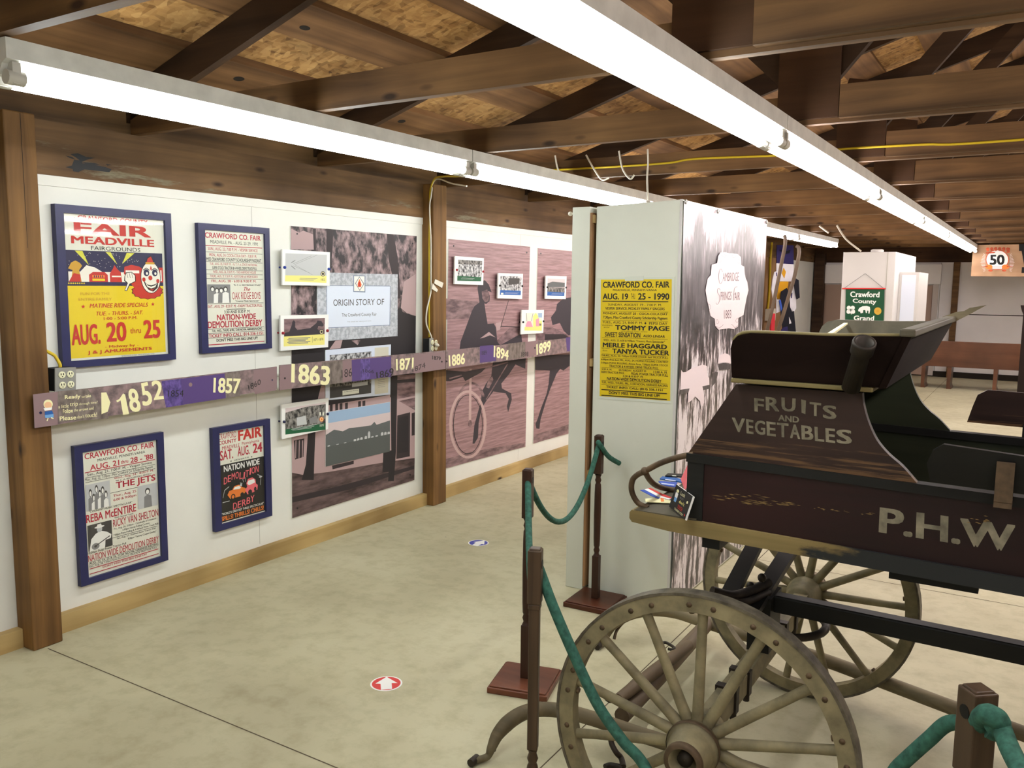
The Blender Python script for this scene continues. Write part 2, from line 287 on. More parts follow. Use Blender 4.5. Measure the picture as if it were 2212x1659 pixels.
class Art:
    """flat artwork on a plane; map(u,v)->3D, N outward normal"""
    def __init__(s,map_,N,off=0.0): s.mb=MB(); s.map=map_; s.N=Vector(N).normalized(); s.o=off
    def P(s,u,v,e=0): return s.map(u,v)+s.N*(s.o+e)
    def poly(s,pts,mat):
        s.o+=1.2e-5; q=[s.P(*p) for p in pts]
        n=sum(((q[i]-q[0]).cross(q[(i+1)%len(q)]-q[0]) for i in range(len(q))),Vector())
        if n.dot(s.N)<0: q=q[::-1]
        s.mb.face(q,mat)
    def rect(s,a,b,c,d,mat): s.poly([(a,b),(c,b),(c,d),(a,d)],mat)
    def ell(s,u,v,ru,rv,mat,n=24): s.poly([(u+ru*math.cos(2*math.pi*i/n),v+rv*math.sin(2*math.pi*i/n)) for i in range(n)],mat)
    def line(s,pts,w,mat,h=None):
        for (a,b),(c,d) in zip(pts,pts[1:]):
            L=math.hypot(c-a,d-b) or 1; x,y=-(d-b)/L*w/2,(c-a)/L*w/2; s.poly([(a+x,b+y),(c+x,d+y),(c-x,d-y),(a-x,b-y)],mat)
    def star(s,u,v,ru,rv,mat): s.poly([(u+ru*(1 if i%2==0 else .42)*math.sin(math.pi*i/5),v-rv*(1 if i%2==0 else .42)*math.cos(math.pi*i/5)) for i in range(10)],mat)
    def text(s,t,a,b,c,d,mat,bold=.02,shear=0,slope=0,q=None):
        """box left a, top b, right c, bottom d; or q = four corners TL TR BR BL"""
        vs,fs=glyph(t,bold,shear)
        if q is None: q=[(a,b),(c,b+slope),(c,d+slope),(a,d)]
        TL,TR,BR,BL=q; out=[]; s.o+=1.2e-5; e=0
        for x,y,lay in vs:
            tu=TL[0]*(1-x)+TR[0]*x; tv=TL[1]*(1-x)+TR[1]*x; bu=BL[0]*(1-x)+BR[0]*x; bv=BL[1]*(1-x)+BR[1]*x
            out.append(s.P(bu*(1-y)+tu*y,bv*(1-y)+tv*y,lay*1.5e-5))
        f=fs
        if fs:
            n=(out[fs[0][1]]-out[fs[0][0]]).cross(out[fs[0][2]]-out[fs[0][0]])
            if n.dot(s.N)<0: f=[g[::-1] for g in fs]
        s.mb.add(out,f,mat); s.o+=6e-5
def quadmap(TL,TR,BR,BL):
    TL,TR,BR,BL=map(Vector,(TL,TR,BR,BL))
    return lambda u,v:(TL*(1-u)+TR*u)*(1-v)+(BL*(1-u)+BR*u)*v
def zoomX(ox,oy,sc,X=0.0): return lambda x,y:atX(ox+x/sc,oy+y/sc,X)
# ================================================================== BUILDING
ZB=2.27; YB=-3.0; YF=17.0; XR=11.0; RIDGE=5.5; SL=.312
def roofz(x,base): return base+SL*(x if x<=RIDGE else 2*RIDGE-x)
b=MB(); b.box(-.6,XR+.2,YB-.1,YF+.2,-.1,0,'concrete')
for (x0,x1,y0,y1) in ((.14,XR,1.948,1.953),(2.394,2.399,YB,1.9),(2.394,2.399,2.0,YF),(2.4,XR,4.88,4.885),(3.9,3.905,4.9,YF),(2.4,XR,7.8,7.805)):
    b.face([(x0,y0,.0006),(x1,y0,.0006),(x1,y1,.0006),(x0,y1,.0006)],'saw_cut')
struct('floor',b)
b=MB(); b.box(-.06,0,YB,13.3,0,2.04,'white_wall'); b.box(-.06,0,13.3,15.2,0,2.04,'plywood'); b.box(-.06,0,15.2,YF,0,2.04,'white_wall')
for y,z0,z1 in ((3.262,.1,2.0),(6.1,.1,2.0)): b.face([(.0008,y,z0),(.0008,y+.003,z0),(.0008,y+.003,z1),(.0008,y,z1)],'seam')
struct('wall_left',b)
BAYS=((YB,1.90),(2.03,4.775),(4.93,7.55),(7.69,10.3),(10.44,13.05),(13.19,YF))
POSTY=(1.90,4.775,7.55,10.3,13.05); POSTW=(.13,.155,.14,.14,.14)
for i,(a,c) in enumerate(BAYS):
    b=MB(); b.box(0,.042,a,c,0,.085,'pine'); struct('baseboard_left',b)
    if i<5:
        b=MB(); b.box(0,.009,a,c,1.995,2.04,'white_wall'); struct('trim_%d'%(i+1),b)
b=MB(); b.box(-.1,-.03,YB,YF,2.27,2.62,'header'); struct('trim_6',b)
hl=['weathered brown header plank over the left end of the white wall','weathered header plank with a black tar smear above the framed posters','brown header plank above the pink racing mural','brown header plank behind the sage column','far brown header plank of the left wall','farthest header plank near the hanging jerseys']
for (a,c),l in zip(BAYS,hl):
    b=MB(); b.box(-.05,.012,a,c,2.04,2.27,'header')
    if a==2.03:
        A=Art(lambda x,y:atX(x,y,.012),(1,0,0),.0005)
        for L in ([(152,333),(168,331),(186,339),(205,341),(188,345),(176,350),(165,341)],[(141,336),(156,339),(163,345),(150,341)],[(160,345),(176,347),(180,357),(170,372),(158,370),(155,358)],[(170,352),(200,355),(228,361),(241,366),(236,372),(210,369),(182,366),(168,372)],[(141,361),(158,357),(168,362),(156,365)],[(228,354),(240,356),(232,358)],[(176,350),(204,352),(216,356),(190,356)]): A.poly(L,'black')
        b.v+=A.mb.v; k=len(b.v)-len(A.mb.v)
        for f in A.mb.f: b.f.append([k+j for j in f]); b.m.append(b.mi('black')); b.sm.append(False)
    solo('header_beam',b,l,'beam','header planks along the left wall')
pl=['square timber post at the left edge beside the clown poster','square timber post between the two murals, with cables down its side','timber post of the left wall behind the sage column','fourth timber post along the left wall','timber post by the hanging jerseys at the far end']
for y,w,l in zip(POSTY,POSTW,pl):
    b=MB(); d=.122 if y<2 else .1
    b.box(0.0,d,y,y+w,0,2.268,'post')
    if y<2:
        b.face([(d+.0006,y+.068,2.262),(d+.0006,y+.0705,2.262),(d+.0006,y+.071,1.72),(d+.0006,y+.0695,1.72)],'dark_gap')
    bev(solo('timber_post',b,l,'post','wooden posts of the left wall'),.006)
# far, right and back walls
b=MB(); b.box(-.1,XR+.1,YF,YF+.1,0,2.04,'far_wall'); b.box(-.1,XR+.1,YF,YF+.1,2.04,4.4,'dark_ply')
for y in (1.12,): b.face([(2.6,YF-.001,y),(XR,YF-.001,y),(XR,YF-.001,y+.015),(2.6,YF-.001,y+.015)],'dark_gap')
for x in (2.15,3.9,5.1): b.face([(x,YF-.001,.1),(x+.012,YF-.001,.1),(x+.012,YF-.001,2.03),(x,YF-.001,2.03)],'seam')
struct('wall_far',b)
b=MB(); b.box(0,XR,YF-.03,YF,0,.1,'dark_gap'); struct('baseboard_far',b)
b=MB(); b.box(XR,XR+.1,YB,YF,0,2.6,'far_wall'); struct('wall_right',b)
b=MB(); b.box(-.1,XR+.1,YB-.1,YB,0,4.4,'far_wall'); struct('wall_back',b)
for n,(xa,xb,z1) in enumerate(((.1,.95,1.98),(1.35,2.05,1.98))):
    b=MB(); y=YF-.04
    b.box(xa,xb,y,YF-.031,0.02,z1-.35,'door_tan')
    b.box(xa-.09,xa,y-.03,YF-.031,0.02,z1,'door_trim'); b.box(xb,xb+.09,y-.03,YF-.031,0.02,z1,'door_trim'); b.box(xa-.12,xb+.12,y-.06,YF-.031,z1-.33,z1+.02,'far_wall')
    for z in (.25,1.0,1.3): b.box(xa+.12,xb-.12,y-.012,y,z,z+(.6 if z<1 else .22),'door_tan'); 
    struct('door_%d'%(n+1),b)
b=MB(); b.box(2.36,2.46,YF-.12,YF-.032,0,2.04,'joist'); bev(solo('timber_post',b,'narrow brown post on the far white wall above the bench','post'),.006)
b=MB(); b.box(.02,.2,YF-.22,YF-.04,0,2.2,'rafter'); bev(solo('timber_post',b,'dark post in the far corner beside the jerseys','post'),.006)
# roof sheathing
b=MB()
for sgn in (0,1):
    X0,X1=(-.6,RIDGE) if not sgn else (RIDGE,XR+.6)
    z0,z1=roofz(X0,2.524),roofz(X1,2.524)
    b.prism([(X0,YB-.1,z0),(X1,YB-.1,z1),(X1,YB-.1,z1+.015),(X0,YB-.1,z0+.015)],(0,YF-YB+.2,0),'osb')
struct('ceiling',b)
names=['lowest','second','third','fourth','fifth','sixth','seventh','eighth','ninth','tenth']
for i in range(10):
    xc=.285+.53*i
    b=MB(); c=V(xc,(YB+YF)/2,roofz(xc,2.484+.0195)); ax=V(1,0,SL).normalized(); nz=V(-SL,0,1).normalized()
    b.obox(c,ax*.125,V(0,(YF-YB)/2-.01,0),nz*.0185,'purlin')
    if i==0:
        for y in (2.95,4.2):
            A=V(.29,y,roofz(.29,2.484))-nz*.0012; b.face([A+ax*.022*math.cos(q*.4)+V(0,.03*math.sin(q*.4),0) for q in range(16)][::-1],'dark_gap')
    if i==1:
        A=V(.79,2.9,roofz(.79,2.484))-nz*.0012; b.face([A+ax*.018*math.cos(q*.4)+V(0,.03*math.sin(q*.4),0) for q in range(16)][::-1],'dark_gap')
    solo('roof_purlin',b,names[i]+' flat brown purlin board under the roof sheathing, counted up from the left wall','purlin','purlin boards under the roof sheathing')
# trusses
TY=[2.57+1.22*k for k in range(-1,12)]
def truss(y,label):
    t=thing('roof_truss',label,'truss',(RIDGE,y,ZB),'roof trusses across the hall')
    f=y-.02; bk=y+.02
    q=MB(); q.prism([(0.0,f,ZB),(2*RIDGE,f,ZB),(2*RIDGE,f,ZB+.122),(0.0,f,ZB+.122)],(0,.04,0),'joist'); bev(part('bottom_chord',q,t),.003)
    for s in (0,1):
        q=MB(); fx=(lambda x:x) if not s else (lambda x:2*RIDGE-x)
        q.prism([(fx(-.45),f,2.337-.45*SL),(fx(RIDGE),f,2.337+RIDGE*SL),(fx(RIDGE),f,2.482+RIDGE*SL),(fx(-.45),f,2.482-.45*SL)],(0,.04,0),'rafter'); part('rafter',q,t)
    q=MB(); q.prism([(2.945,f-.042,ZB+.012),(7.6,f-.042,ZB+.012),(7.6,f-.042,ZB+.142),(2.945,f-.042,ZB+.142)],(0,.04,0),'joist'); bev(part('splice_board',q,t),.003)
    q=MB(); q.prism([(2.69,f-.02,ZB+.02),(2.938,f-.02,ZB+.02),(2.938,f-.02,ZB+.4),(2.74,f-.02,ZB+.44),(2.69,f-.02,ZB+.3)],(0,.018,0),'dark_ply'); part('gusset_plate',q,t,'dark plywood gusset plate')
    for (xa,za,xb,zb) in ((2.84,2.42,3.62,3.33),(2.78,2.42,2.2,2.98),(4.6,2.42,3.75,3.35)):
        q=MB(); d=V(xb-xa,0,zb-za).normalized(); n=V(-d.z,0,d.x)*.05; A=V(xa,y-.019,za); B=V(xb,y-.019,zb)
        q.prism([A-n,B-n,B+n,A+n],(0,.038,0),'rafter'); part('web',q,t)
    return t
def dup(root,dloc,label=None,group=None):
    r=root.copy(); COL.objects.link(r); r.location=root.location+Vector(dloc)
    if label: r['label']=label
    if group: r['group']=group
    def rec(src,dst):
        for ch in list(src.children):
            c=ch.copy(); COL.objects.link(c); c.parent=dst; rec(ch,c)
    rec(root,r); return r
ordn=['nearest','second','third','fourth','fifth','sixth','seventh','eighth','ninth','tenth','eleventh','twelfth','farthest']
t0=truss(TY[0],'nearest brown roof truss, its chord crossing the top left corner')
for k in range(1,13): dup(t0,(0,TY[k]-TY[0],0),'%s brown timber roof truss, counted from the front%s'%(ordn[k],', yellow cable along its chord' if k==3 else ''))
# fluorescent strips
def fixture(x,y0,L,tubem,label,group):
    t=thing('fluorescent_strip_light',label,'light fixture',(x,y0,ZB-.14),group)
    q=MB(); q.prism([(x-.055,y0,ZB-.003),(x-.055,y0,ZB-.06),(x-.03,y0,ZB-.07),(x-.012,y0,ZB-.1),(x+.012,y0,ZB-.1),(x+.03,y0,ZB-.07),(x+.055,y0,ZB-.06),(x+.055,y0,ZB-.003)],(0,L,0),'fixture_white'); hs=bev(part('housing',q,t),.002)
    for s in (-1,1):
        q=MB(); q.tube([(x+s*.036,y0+.055,ZB-.108),(x+s*.036,y0+L-.055,ZB-.108)],.0185,tubem,10); part('tube',q,t)
        for e in (y0+.03,y0+L-.03):
            q=MB(); q.box(x+s*.036-.014,x+s*.036+.014,e-.012,e+.012,ZB-.125,ZB-.066,'socket_white'); q.tube([(x+s*.036,e-.025,ZB-.108),(x+s*.036,e+.025,ZB-.108)],.021,'socket_white',12); part('lamp_holder',q,hs)
    return t
ords=['first','second','third','fourth','fifth','sixth']
for i in range(5): fixture(1.135,1.352+2.31*i,2.303,'tube_cool' if i<2 else 'tube_pink','%s white strip light of the left row, counted from the near post'%ords[i],'left row of strip lights')
for i in range(-2,6): fixture(2.745,3.505-2.35+2.35*i,2.343,'tube_cool' if i<1 else 'tube_pink',('added strip light continuing the centre row, unseen behind the viewpoint' if i<-1 else 'nearest strip light of the centre row, running out of the top edge' if i<0 else '%s white strip light of the centre row, counted away from the front'%ords[i]),'centre row of strip lights')  # the fixture behind the viewpoint is added to light camera-facing surfaces
for i in range(7): fixture(4.36,-1.1+2.35*i,2.343,'tube_pink','%s added strip light of the unseen right row beside the wagon'%(ords+['seventh'])[i],'unseen right row of added strip lights')  # row out of view, added to brighten the right floor and column front
for i in range(4): fixture(6.6,6.0+2.35*i,2.343,'tube_pink','%s added strip light of the unseen outermost right row'%ords[i],'unseen outermost row of added strip lights')  # another unseen row, added as fill for the far wall
# cables on the ceiling
b=MB(); fy=TY[3]-.068
P=[atY(x,y,fy) for x,y in ((1180,366),(1330,358),(1440,350),(1500,341),(1690,333))]+[atY(x,y,fy-.02) for x,y in ((1830,320),(1990,311),(2212,300))]
P=[V(p.x,fy if p.x>2.5 else TY[3]-.029,p.z) for p in P]+[V(6,fy,2.36)]
b.tube(cr(P,5),.0065,'cable_yellow',6); solo('power_cable',b,'yellow cable strung along the fourth roof truss','cable')
W=[(((1199,336),(1204,362),(1210,374)),'first from the left'),(((1266,335),(1283,365),(1300,388),(1316,384)),'second from the left'),(((1337,326),(1345,365),(1361,386),(1370,378)),'third from the left')]
for pts,l in W:
    b=MB(); b.tube(cr([atY(x,y,4.94) for x,y in pts],6),.006,'cable_white',6); solo('white_wire',b,'white wire loop hanging from the trusses above the left lights, '+l,'wire','white wire loops under the trusses')
b=MB(); b.tube(cr([atY(x,y,4.9) for x,y in ((1399,322),(1400,350),(1398,385),(1400,433))],6),.006,'cable_white',6); solo('white_wire',b,'straight white wire dropping to the top of the sage column','wire')
for pts,l in ((((1808,487),(1828,517),(1860,543)),'long pale wire slanting down to the white cabinet'),(((1770,488),(1790,503)),'short pale wire left of the long slanting one')):
    b=MB(); b.tube(cr([atY(x,y,10.9) for x,y in pts],6),.011,'cable_white',6); solo('white_wire',b,l,'wire')
# ================================================================== FRAMED POSTERS
def framed(corners,inner,label,fill,thick=.028,mat='navy_frame',bottom=0):
    """corners/inner px TL,TR,BR,BL; upright on the left wall; slightly standing off"""
    def rectYZ(c):
        p=[atX(x,y,thick) for x,y in c]
        return (p[0].y+p[3].y)/2,(p[1].y+p[2].y)/2,(p[2].z+p[3].z)/2,(p[0].z+p[1].z)/2
    y0,y1,z0,z1=rectYZ(corners); a0,a1,c0,c1=rectYZ(inner)
    t=thing('framed_poster',label,'poster',(0.002,(y0+y1)/2,z0))
    q=MB()
    for (A,B,C,D) in (((y0,z1),(y1,z1),(a1,c1),(a0,c1)),((a0,c0),(a1,c0),(y1,z0),(y0,z0)),((y0,z1),(a0,c1),(a0,c0),(y0,z0)),((a1,c1),(y1,z1),(y1,z0),(a1,c0))):
        q.prism([(0.002,)+p for p in (A,B,C,D)],(thick-.002,0,0),mat)
    part('frame',q,t)
    A=Art(quadmap((thick*.55,a0,c1),(thick*.55,a1,c1),(thick*.55,a1,c0),(thick*.55,a0,c0)),(1,0,0)); fill(A); part('print',A.mb,t)
    q=MB(); x=thick*.8; q.face([(x,a0,c0),(x,a1,c0),(x,a1,c1),(x,a0,c1)],'pane'); part('glass',q,t)
    return t
RED='ink_red'; CR='ink_crimson'; BK='ink_black'
def poster_clown(A):
    A.rect(0,0,1,1,'paper')
    A.rect(.015,.245,.975,.487,'night_blue'); A.rect(.015,.487,.975,.985,'poster_yellow')
    A.poly([(.1,.248),(.17,.248),(.225,.345)],'beam_yellow'); A.poly([(.39,.25),(.44,.25),(.5,.335)],'beam_yellow'); A.poly([(.6,.25),(.68,.25),(.55,.33)],'beam_yellow')
    random.seed(3)
    for i in range(60): u,v=random.uniform(.03,.72),random.uniform(.255,.36); A.ell(u,v,.003,.002,'clown_white',6)
    A.rect(.03,.39,.62,.46,'clown_white'); A.poly([(.14,.39),(.2,.345),(.28,.36),(.36,.395)],'clown_white')
    A.poly([(.05,.46),(.07,.38),(.03,.37),(.06,.33),(.1,.315),(.14,.33),(.16,.35),(.13,.38),(.15,.46)],'ink_gold')
    A.poly([(.03,.46),(.08,.4),(.14,.41),(.14,.46)],RED)
    A.poly([(.22,.46),(.22,.41),(.26,.39),(.37,.39),(.4,.41),(.4,.46)],RED); A.rect(.25,.412,.37,.43,'ink_orange'); A.rect(.25,.437,.37,.452,'poster_yellow')
    for k in range(5): A.rect(.265+k*.02,.414,.275+k*.02,.429,'night_blue')
    A.poly([(.42,.46),(.42,.4),(.45,.37),(.47,.34),(.5,.37),(.53,.39),(.54,.46)],RED); A.rect(.44,.415,.53,.425,'clown_white')
    A.poly([(.56,.4),(.57,.35),(.64,.335),(.72,.345),(.75,.36),(.74,.42),(.6,.43)],RED); A.rect(.58,.375,.72,.395,'clown_white')
    A.rect(.93,.35,.975,.46,RED); A.rect(.945,.37,.96,.45,'clown_white')
    A.rect(.015,.46,.62,.487,'night_blue')
    for k in range(8): A.ell(.03+k*.02,.47,.008,.006,'poster_yellow',6)
    # clown: ruff, hand, head
    ruff=[]
    for k in range(28):
        a=2*math.pi*k/28; r=1 if k%2 else .9; ruff.append((.8+.175*r*math.cos(a),.525+.062*r*math.sin(a)))
    A.poly(ruff,BK); A.poly([(.8+(u-.8)*.95,.525+(v-.525)*.95) for u,v in ruff],RED)
    A.poly([(.62,.46),(.68,.40),(.75,.42),(.74,.52),(.66,.5)],RED)
    A.poly([(.565,.42),(.58,.39),(.64,.385),(.68,.41),(.68,.455),(.62,.475),(.585,.525),(.56,.52),(.59,.47),(.56,.45)],BK)
    A.poly([(.572,.42),(.586,.395),(.638,.39),(.672,.412),(.672,.452),(.612,.472),(.58,.52),(.567,.516),(.598,.466),(.57,.446)],'clown_white')
    for k in range(3): A.line([(.59+k*.025,.395),(.6+k*.025,.43)],.004,BK)
    A.poly([(.76,.36),(.74,.42),(.78,.44)],'beam_yellow'); A.poly([(.9,.34),(.94,.4),(.9,.44)],'beam_yellow')
    A.ell(.84,.425,.108,.118,BK); A.ell(.84,.425,.102,.113,'clown_white')
    A.poly([(.79,.325),(.81,.28),(.85,.262),(.87,.29),(.885,.328)],BK); A.poly([(.797,.322),(.815,.285),(.85,.27),(.865,.295),(.876,.322)],RED); A.rect(.79,.312,.885,.328,'ink_gold')
    for u in (.795,.885): A.ell(u,.39,.03,.026,'night_blue'); A.ell(u+.006,.395,.012,.01,'clown_white',10); A.line([(u-.035,.372),(u,.355),(u+.035,.372)],.006,BK)
    A.poly([(.835,.36),(.845,.335),(.855,.36),(.845,.375)],RED)
    A.poly([(.76,.445),(.8,.475),(.84,.482),(.89,.472),(.92,.445),(.91,.5),(.86,.53),(.81,.515),(.775,.48)],BK); A.poly([(.775,.455),(.805,.485),(.84,.492),(.885,.482),(.91,.458),(.885,.495),(.84,.505),(.8,.495)],'clown_white'); A.poly([(.81,.505),(.85,.512),(.88,.502),(.85,.522)],RED)
    A.ell(.835,.428,.022,.018,RED,16); A.ell(.765,.44,.018,.016,RED,12); A.ell(.915,.45,.018,.016,RED,12)
    A.text('CRAWFORD COUNTY',.14,.006,.83,.045,RED,.03); A.star(.11,.03,.02,.013,RED); A.star(.89,.03,.02,.013,RED)
    A.text('FAIR',.1,.055,.86,.132,RED,.05); A.text('MEADVILLE',.07,.148,.89,.2,RED,.05); A.text('FAIRGROUNDS',.25,.212,.74,.24,BK,0)
    A.text('FUN FOR THE',.13,.532,.41,.552,'ink_gold',.0); A.text('ENTIRE FAMILY',.11,.57,.43,.59,'ink_gold',.0)
    A.text('MATINEE RIDE SPECIALS',.21,.61,.8,.64,RED,.02,.25); A.star(.15,.63,.022,.015,RED); A.star(.85,.622,.022,.015,RED)
    A.text('TUE. - THURS. - SAT.',.27,.667,.74,.695,RED,.02,.25); A.text('1:00 - 5:00 P.M.',.34,.707,.68,.728,RED,.02)
    A.text('AUG.',.03,.752,.3,.895,RED,.05); A.text('20',.36,.745,.56,.885,RED,.05); A.text('thru',.6,.79,.71,.832,RED,.0); A.text('25',.74,.738,.92,.876,RED,.05)
    A.text('- Midway by -',.34,.908,.68,.932,RED,.02); A.text('J & J AMUSEMENTS',.17,.938,.82,.968,RED,.03)
    A.text('SHOWCARD PRINTING CO.',.5,.988,.85,.995,BK,0)
framed([(118,442),(370,459),(380,776),(137,797)],[(138,461),(358,475),(366,762),(154,783)],'large navy framed yellow fair poster with a laughing clown',poster_clown,.034)
def people(A,n,u0,v0,u1,v1,bg='grey_light',seed=1,dark='grey_dark'):
    A.rect(u0,v0,u1,v1,bg); random.seed(seed); w=u1-u0; h=v1-v0
    for k in range(n):
        u=u0+w*(.12+.76*(k+.5)/n); v=v0+h*(.22+.12*random.random()+(.2 if k%2 and n>4 else 0)); r=w*.42/max(n,3)
        A.poly([(u-r*1.5,v1),(u-r*1.3,v+h*.22),(u,v+h*.14),(u+r*1.3,v+h*.22),(u+r*1.5,v1)],'paper_white' if k%2 else 'grey_mid')
        A.ell(u,v,r*.95,h*.15,dark,14); A.ell(u,v+h*.03,r*.6,h*.1,'paper_white',12)
def R_(A,v,u0=.02,u1=.97,w=.004,m=BK): A.rect(u0,v-w/2,u1,v+w/2,m)
def rows(A,L):
    for s,u0,u1,v0,v1,m,bo in L: A.text(s,u0,v0,u1,v1,m,bo)
def poster_92(A):
    A.rect(0,0,1,1,'paper')
    rows(A,[('CRAWFORD CO. FAIR',.02,.95,.02,.066,CR,.04),('MEADVILLE, PA. - AUG. 23-29, 1992',.1,.9,.083,.115,BK,.01),('SUN., AUG. 23, 7:00 P. M. - VESPER SERVICE',.06,.89,.143,.173,CR,.02),
    ('MON., AUG. 24, COCA-COLA DAY - 7:30 P. M.',.08,.87,.195,.225,CR,.02),('MISS CRAWFORD COUNTY SCHOLARSHIP PAGEANT',.03,.95,.231,.26,BK,.03),('TUE., AUG. 25, 7:00 P. M. - N. T. P. A. STATE NATIONAL',.08,.88,.274,.298,CR,.01),
    ('SUPER STOCK TRACTOR & 4-WHEEL DRIVE TRUCK PULL',.12,.87,.305,.33,BK,.03),('WED., AUG. 26, 7:30 P. M. - THE HARMONY HOUSE',.13,.85,.341,.366,CR,.01),('THURS., AUG. 27, 7:30 P. M. - KEYSTONE 6-8 WIDE RODEO',.08,.88,.379,.404,CR,.01),
    ('FRI., AUG. 28 - 6:00 & 9:00 P. M.',.1,.85,.42,.445,CR,.02),('"R. C. A. RECORDING STARS"',.46,.93,.458,.473,BK,.02),('OAK RIDGE BOYS',.43,.92,.527,.592,CR,.0),('"Country Music Spectacular"',.48,.9,.6,.616,BK,.03),
    ('SAT., AUG. 29 - 8:30 P. M. - FARM TRACTOR PULL',.03,.95,.637,.666,CR,.01),('3:30 AND 8:30 P. M.',.29,.73,.687,.712,BK,.02),('NATION-WIDE',.17,.83,.72,.772,CR,.04),('DEMOLITION DERBY',.02,.94,.778,.836,CR,.04),
    ('TUE., WED., THURS. & FRI., 12:00 NOON, HARNESS RACING',.08,.93,.85,.874,BK,.03),('TICKET INFO CALL: 814-336-1151',.03,.95,.888,.917,CR,.03),("DON'T MISS THIS BIG LINE UP!",.15,.85,.931,.957,BK,.03)])
    A.text('The',.63,.483,.74,.518,CR,.02,.4)
    for v,w,m in ((.13,.006,CR),(.185,.003,BK),(.266,.003,BK),(.336,.003,BK),(.372,.003,BK),(.411,.003,BK),(.626,.003,BK),(.844,.003,BK),(.881,.003,BK),(.922,.003,BK),(.979,.007,CR)): R_(A,v,w=w,m=m)
    R_(A,.677,.33,.65,.005); people(A,4,.03,.46,.4,.62,'grey_mid')
framed([(430,481),(583,493),(587,752),(435,765)],[(444,496),(573,505),(577,741),(450,752)],'navy framed white poster with a photo of four singers at centre left',poster_92)
def poster_88(A):
    A.rect(0,0,1,1,'paper')
    rows(A,[('CRAWFORD CO. FAIR',.04,.97,.015,.062,CR,.03),('MEADVILLE, PENNSYLVANIA',.2,.84,.075,.1,BK,.02),('AUG. 21',.1,.48,.112,.157,CR,.03),('thru',.5,.6,.12,.15,CR,.03),("28 - '88",.63,.95,.112,.157,CR,.03),
    ('Sun., Aug. 21, 7:00 P. M. - Vesper Service',.06,.93,.174,.202,BK,.02),('Mon., Aug. 22, 7:30pm - Miss Crawford Co. Scholarship Pageant',.03,.94,.212,.24,BK,.01),('Wed., Aug. 24 - 8:00 P. M.',.4,.95,.247,.268,CR,.02),('"M. C. A. RECORDING ARTIST"',.42,.92,.273,.286,BK,.02),
    ('THE JETS',.42,.97,.29,.358,CR,.04),('Thur., Aug. 25',.38,.69,.386,.412,CR,.02),('6:00 & 9:00pm',.38,.69,.42,.446,CR,.02),('"COUNTRY MUSIC SPECTACULAR"',.06,.63,.473,.489,BK,.02),('REBA McENTIRE',.02,.68,.5,.565,CR,.03),('With Special Guest',.38,.64,.57,.586,BK,.02),
    ('RICKY VAN SHELTON',.36,.99,.588,.65,CR,.01),('Fri., Aug. 26, 2:00pm - Cavalcade of Livestock',.37,.96,.658,.678,BK,.01),('2:00pm Horse Pulling Contest',.48,.86,.684,.703,BK,.01),('7:00pm Pony Pulling & 4-Wheel Drive Truck Pull',.36,.98,.708,.728,BK,.01),
    ('Sat., Aug. 27, 10:00am Farm Tractor Pull',.4,.94,.742,.76,BK,.01),('8:00pm "Tommy Cooper Dudley"',.55,.95,.768,.788,BK,.01),('10:00am Pedal Power Tractor Pull',.02,.52,.798,.816,BK,.01),('NATION WIDE DEMOLITION DERBY',.02,.98,.822,.876,CR,.01),
    ('AUG. 23, 24, 25 & 26, 12:00 NOON, HARNESS RACING',.03,.97,.883,.903,BK,.02),('Sun., Aug. 28, 1:30pm State Sanctioned, TRUCK & TRACTOR PULL',.03,.95,.909,.927,BK,.01),("DON'T MISS THIS BIG LINE UP!",.2,.8,.941,.957,CR,.02)])
    for v,w,m in ((.165,.006,CR),(.207,.003,BK),(.243,.003,BK),(.368,.003,BK),(.735,.003,BK),(.88,.002,BK),(.906,.002,BK),(.934,.006,CR),(.975,.006,CR)): R_(A,v,.3 if v in(.368,.735) else .03,w=w,m=m)
    people(A,6,.03,.262,.34,.47,'grey_light',2); people(A,1,.71,.362,.985,.555,'grey_light',5)
    A.rect(.03,.585,.34,.795,'grey_dark'); A.poly([(.04,.795),(.07,.7),(.13,.665),(.19,.65),(.27,.67),(.33,.7),(.32,.73),(.25,.735),(.24,.795)],'paper_white'); A.ell(.18,.635,.035,.025,'grey_light',14)
    A.ell(.18,.617,.065,.009,'paper_white',14); A.poly([(.145,.617),(.155,.595),(.2,.592),(.215,.617)],'paper_white'); A.ell(.12,.765,.05,.026,'grey_mid'); A.ell(.12,.765,.018,.01,'grey_dark'); A.line([(.13,.76),(.31,.71)],.008,'grey_dark')
framed([(160,966),(352,932),(365,1207),(176,1271)],[(179,979),(339,949),(351,1198),(192,1253)],'navy framed cream poster low on the wall beside the timber post',poster_88)
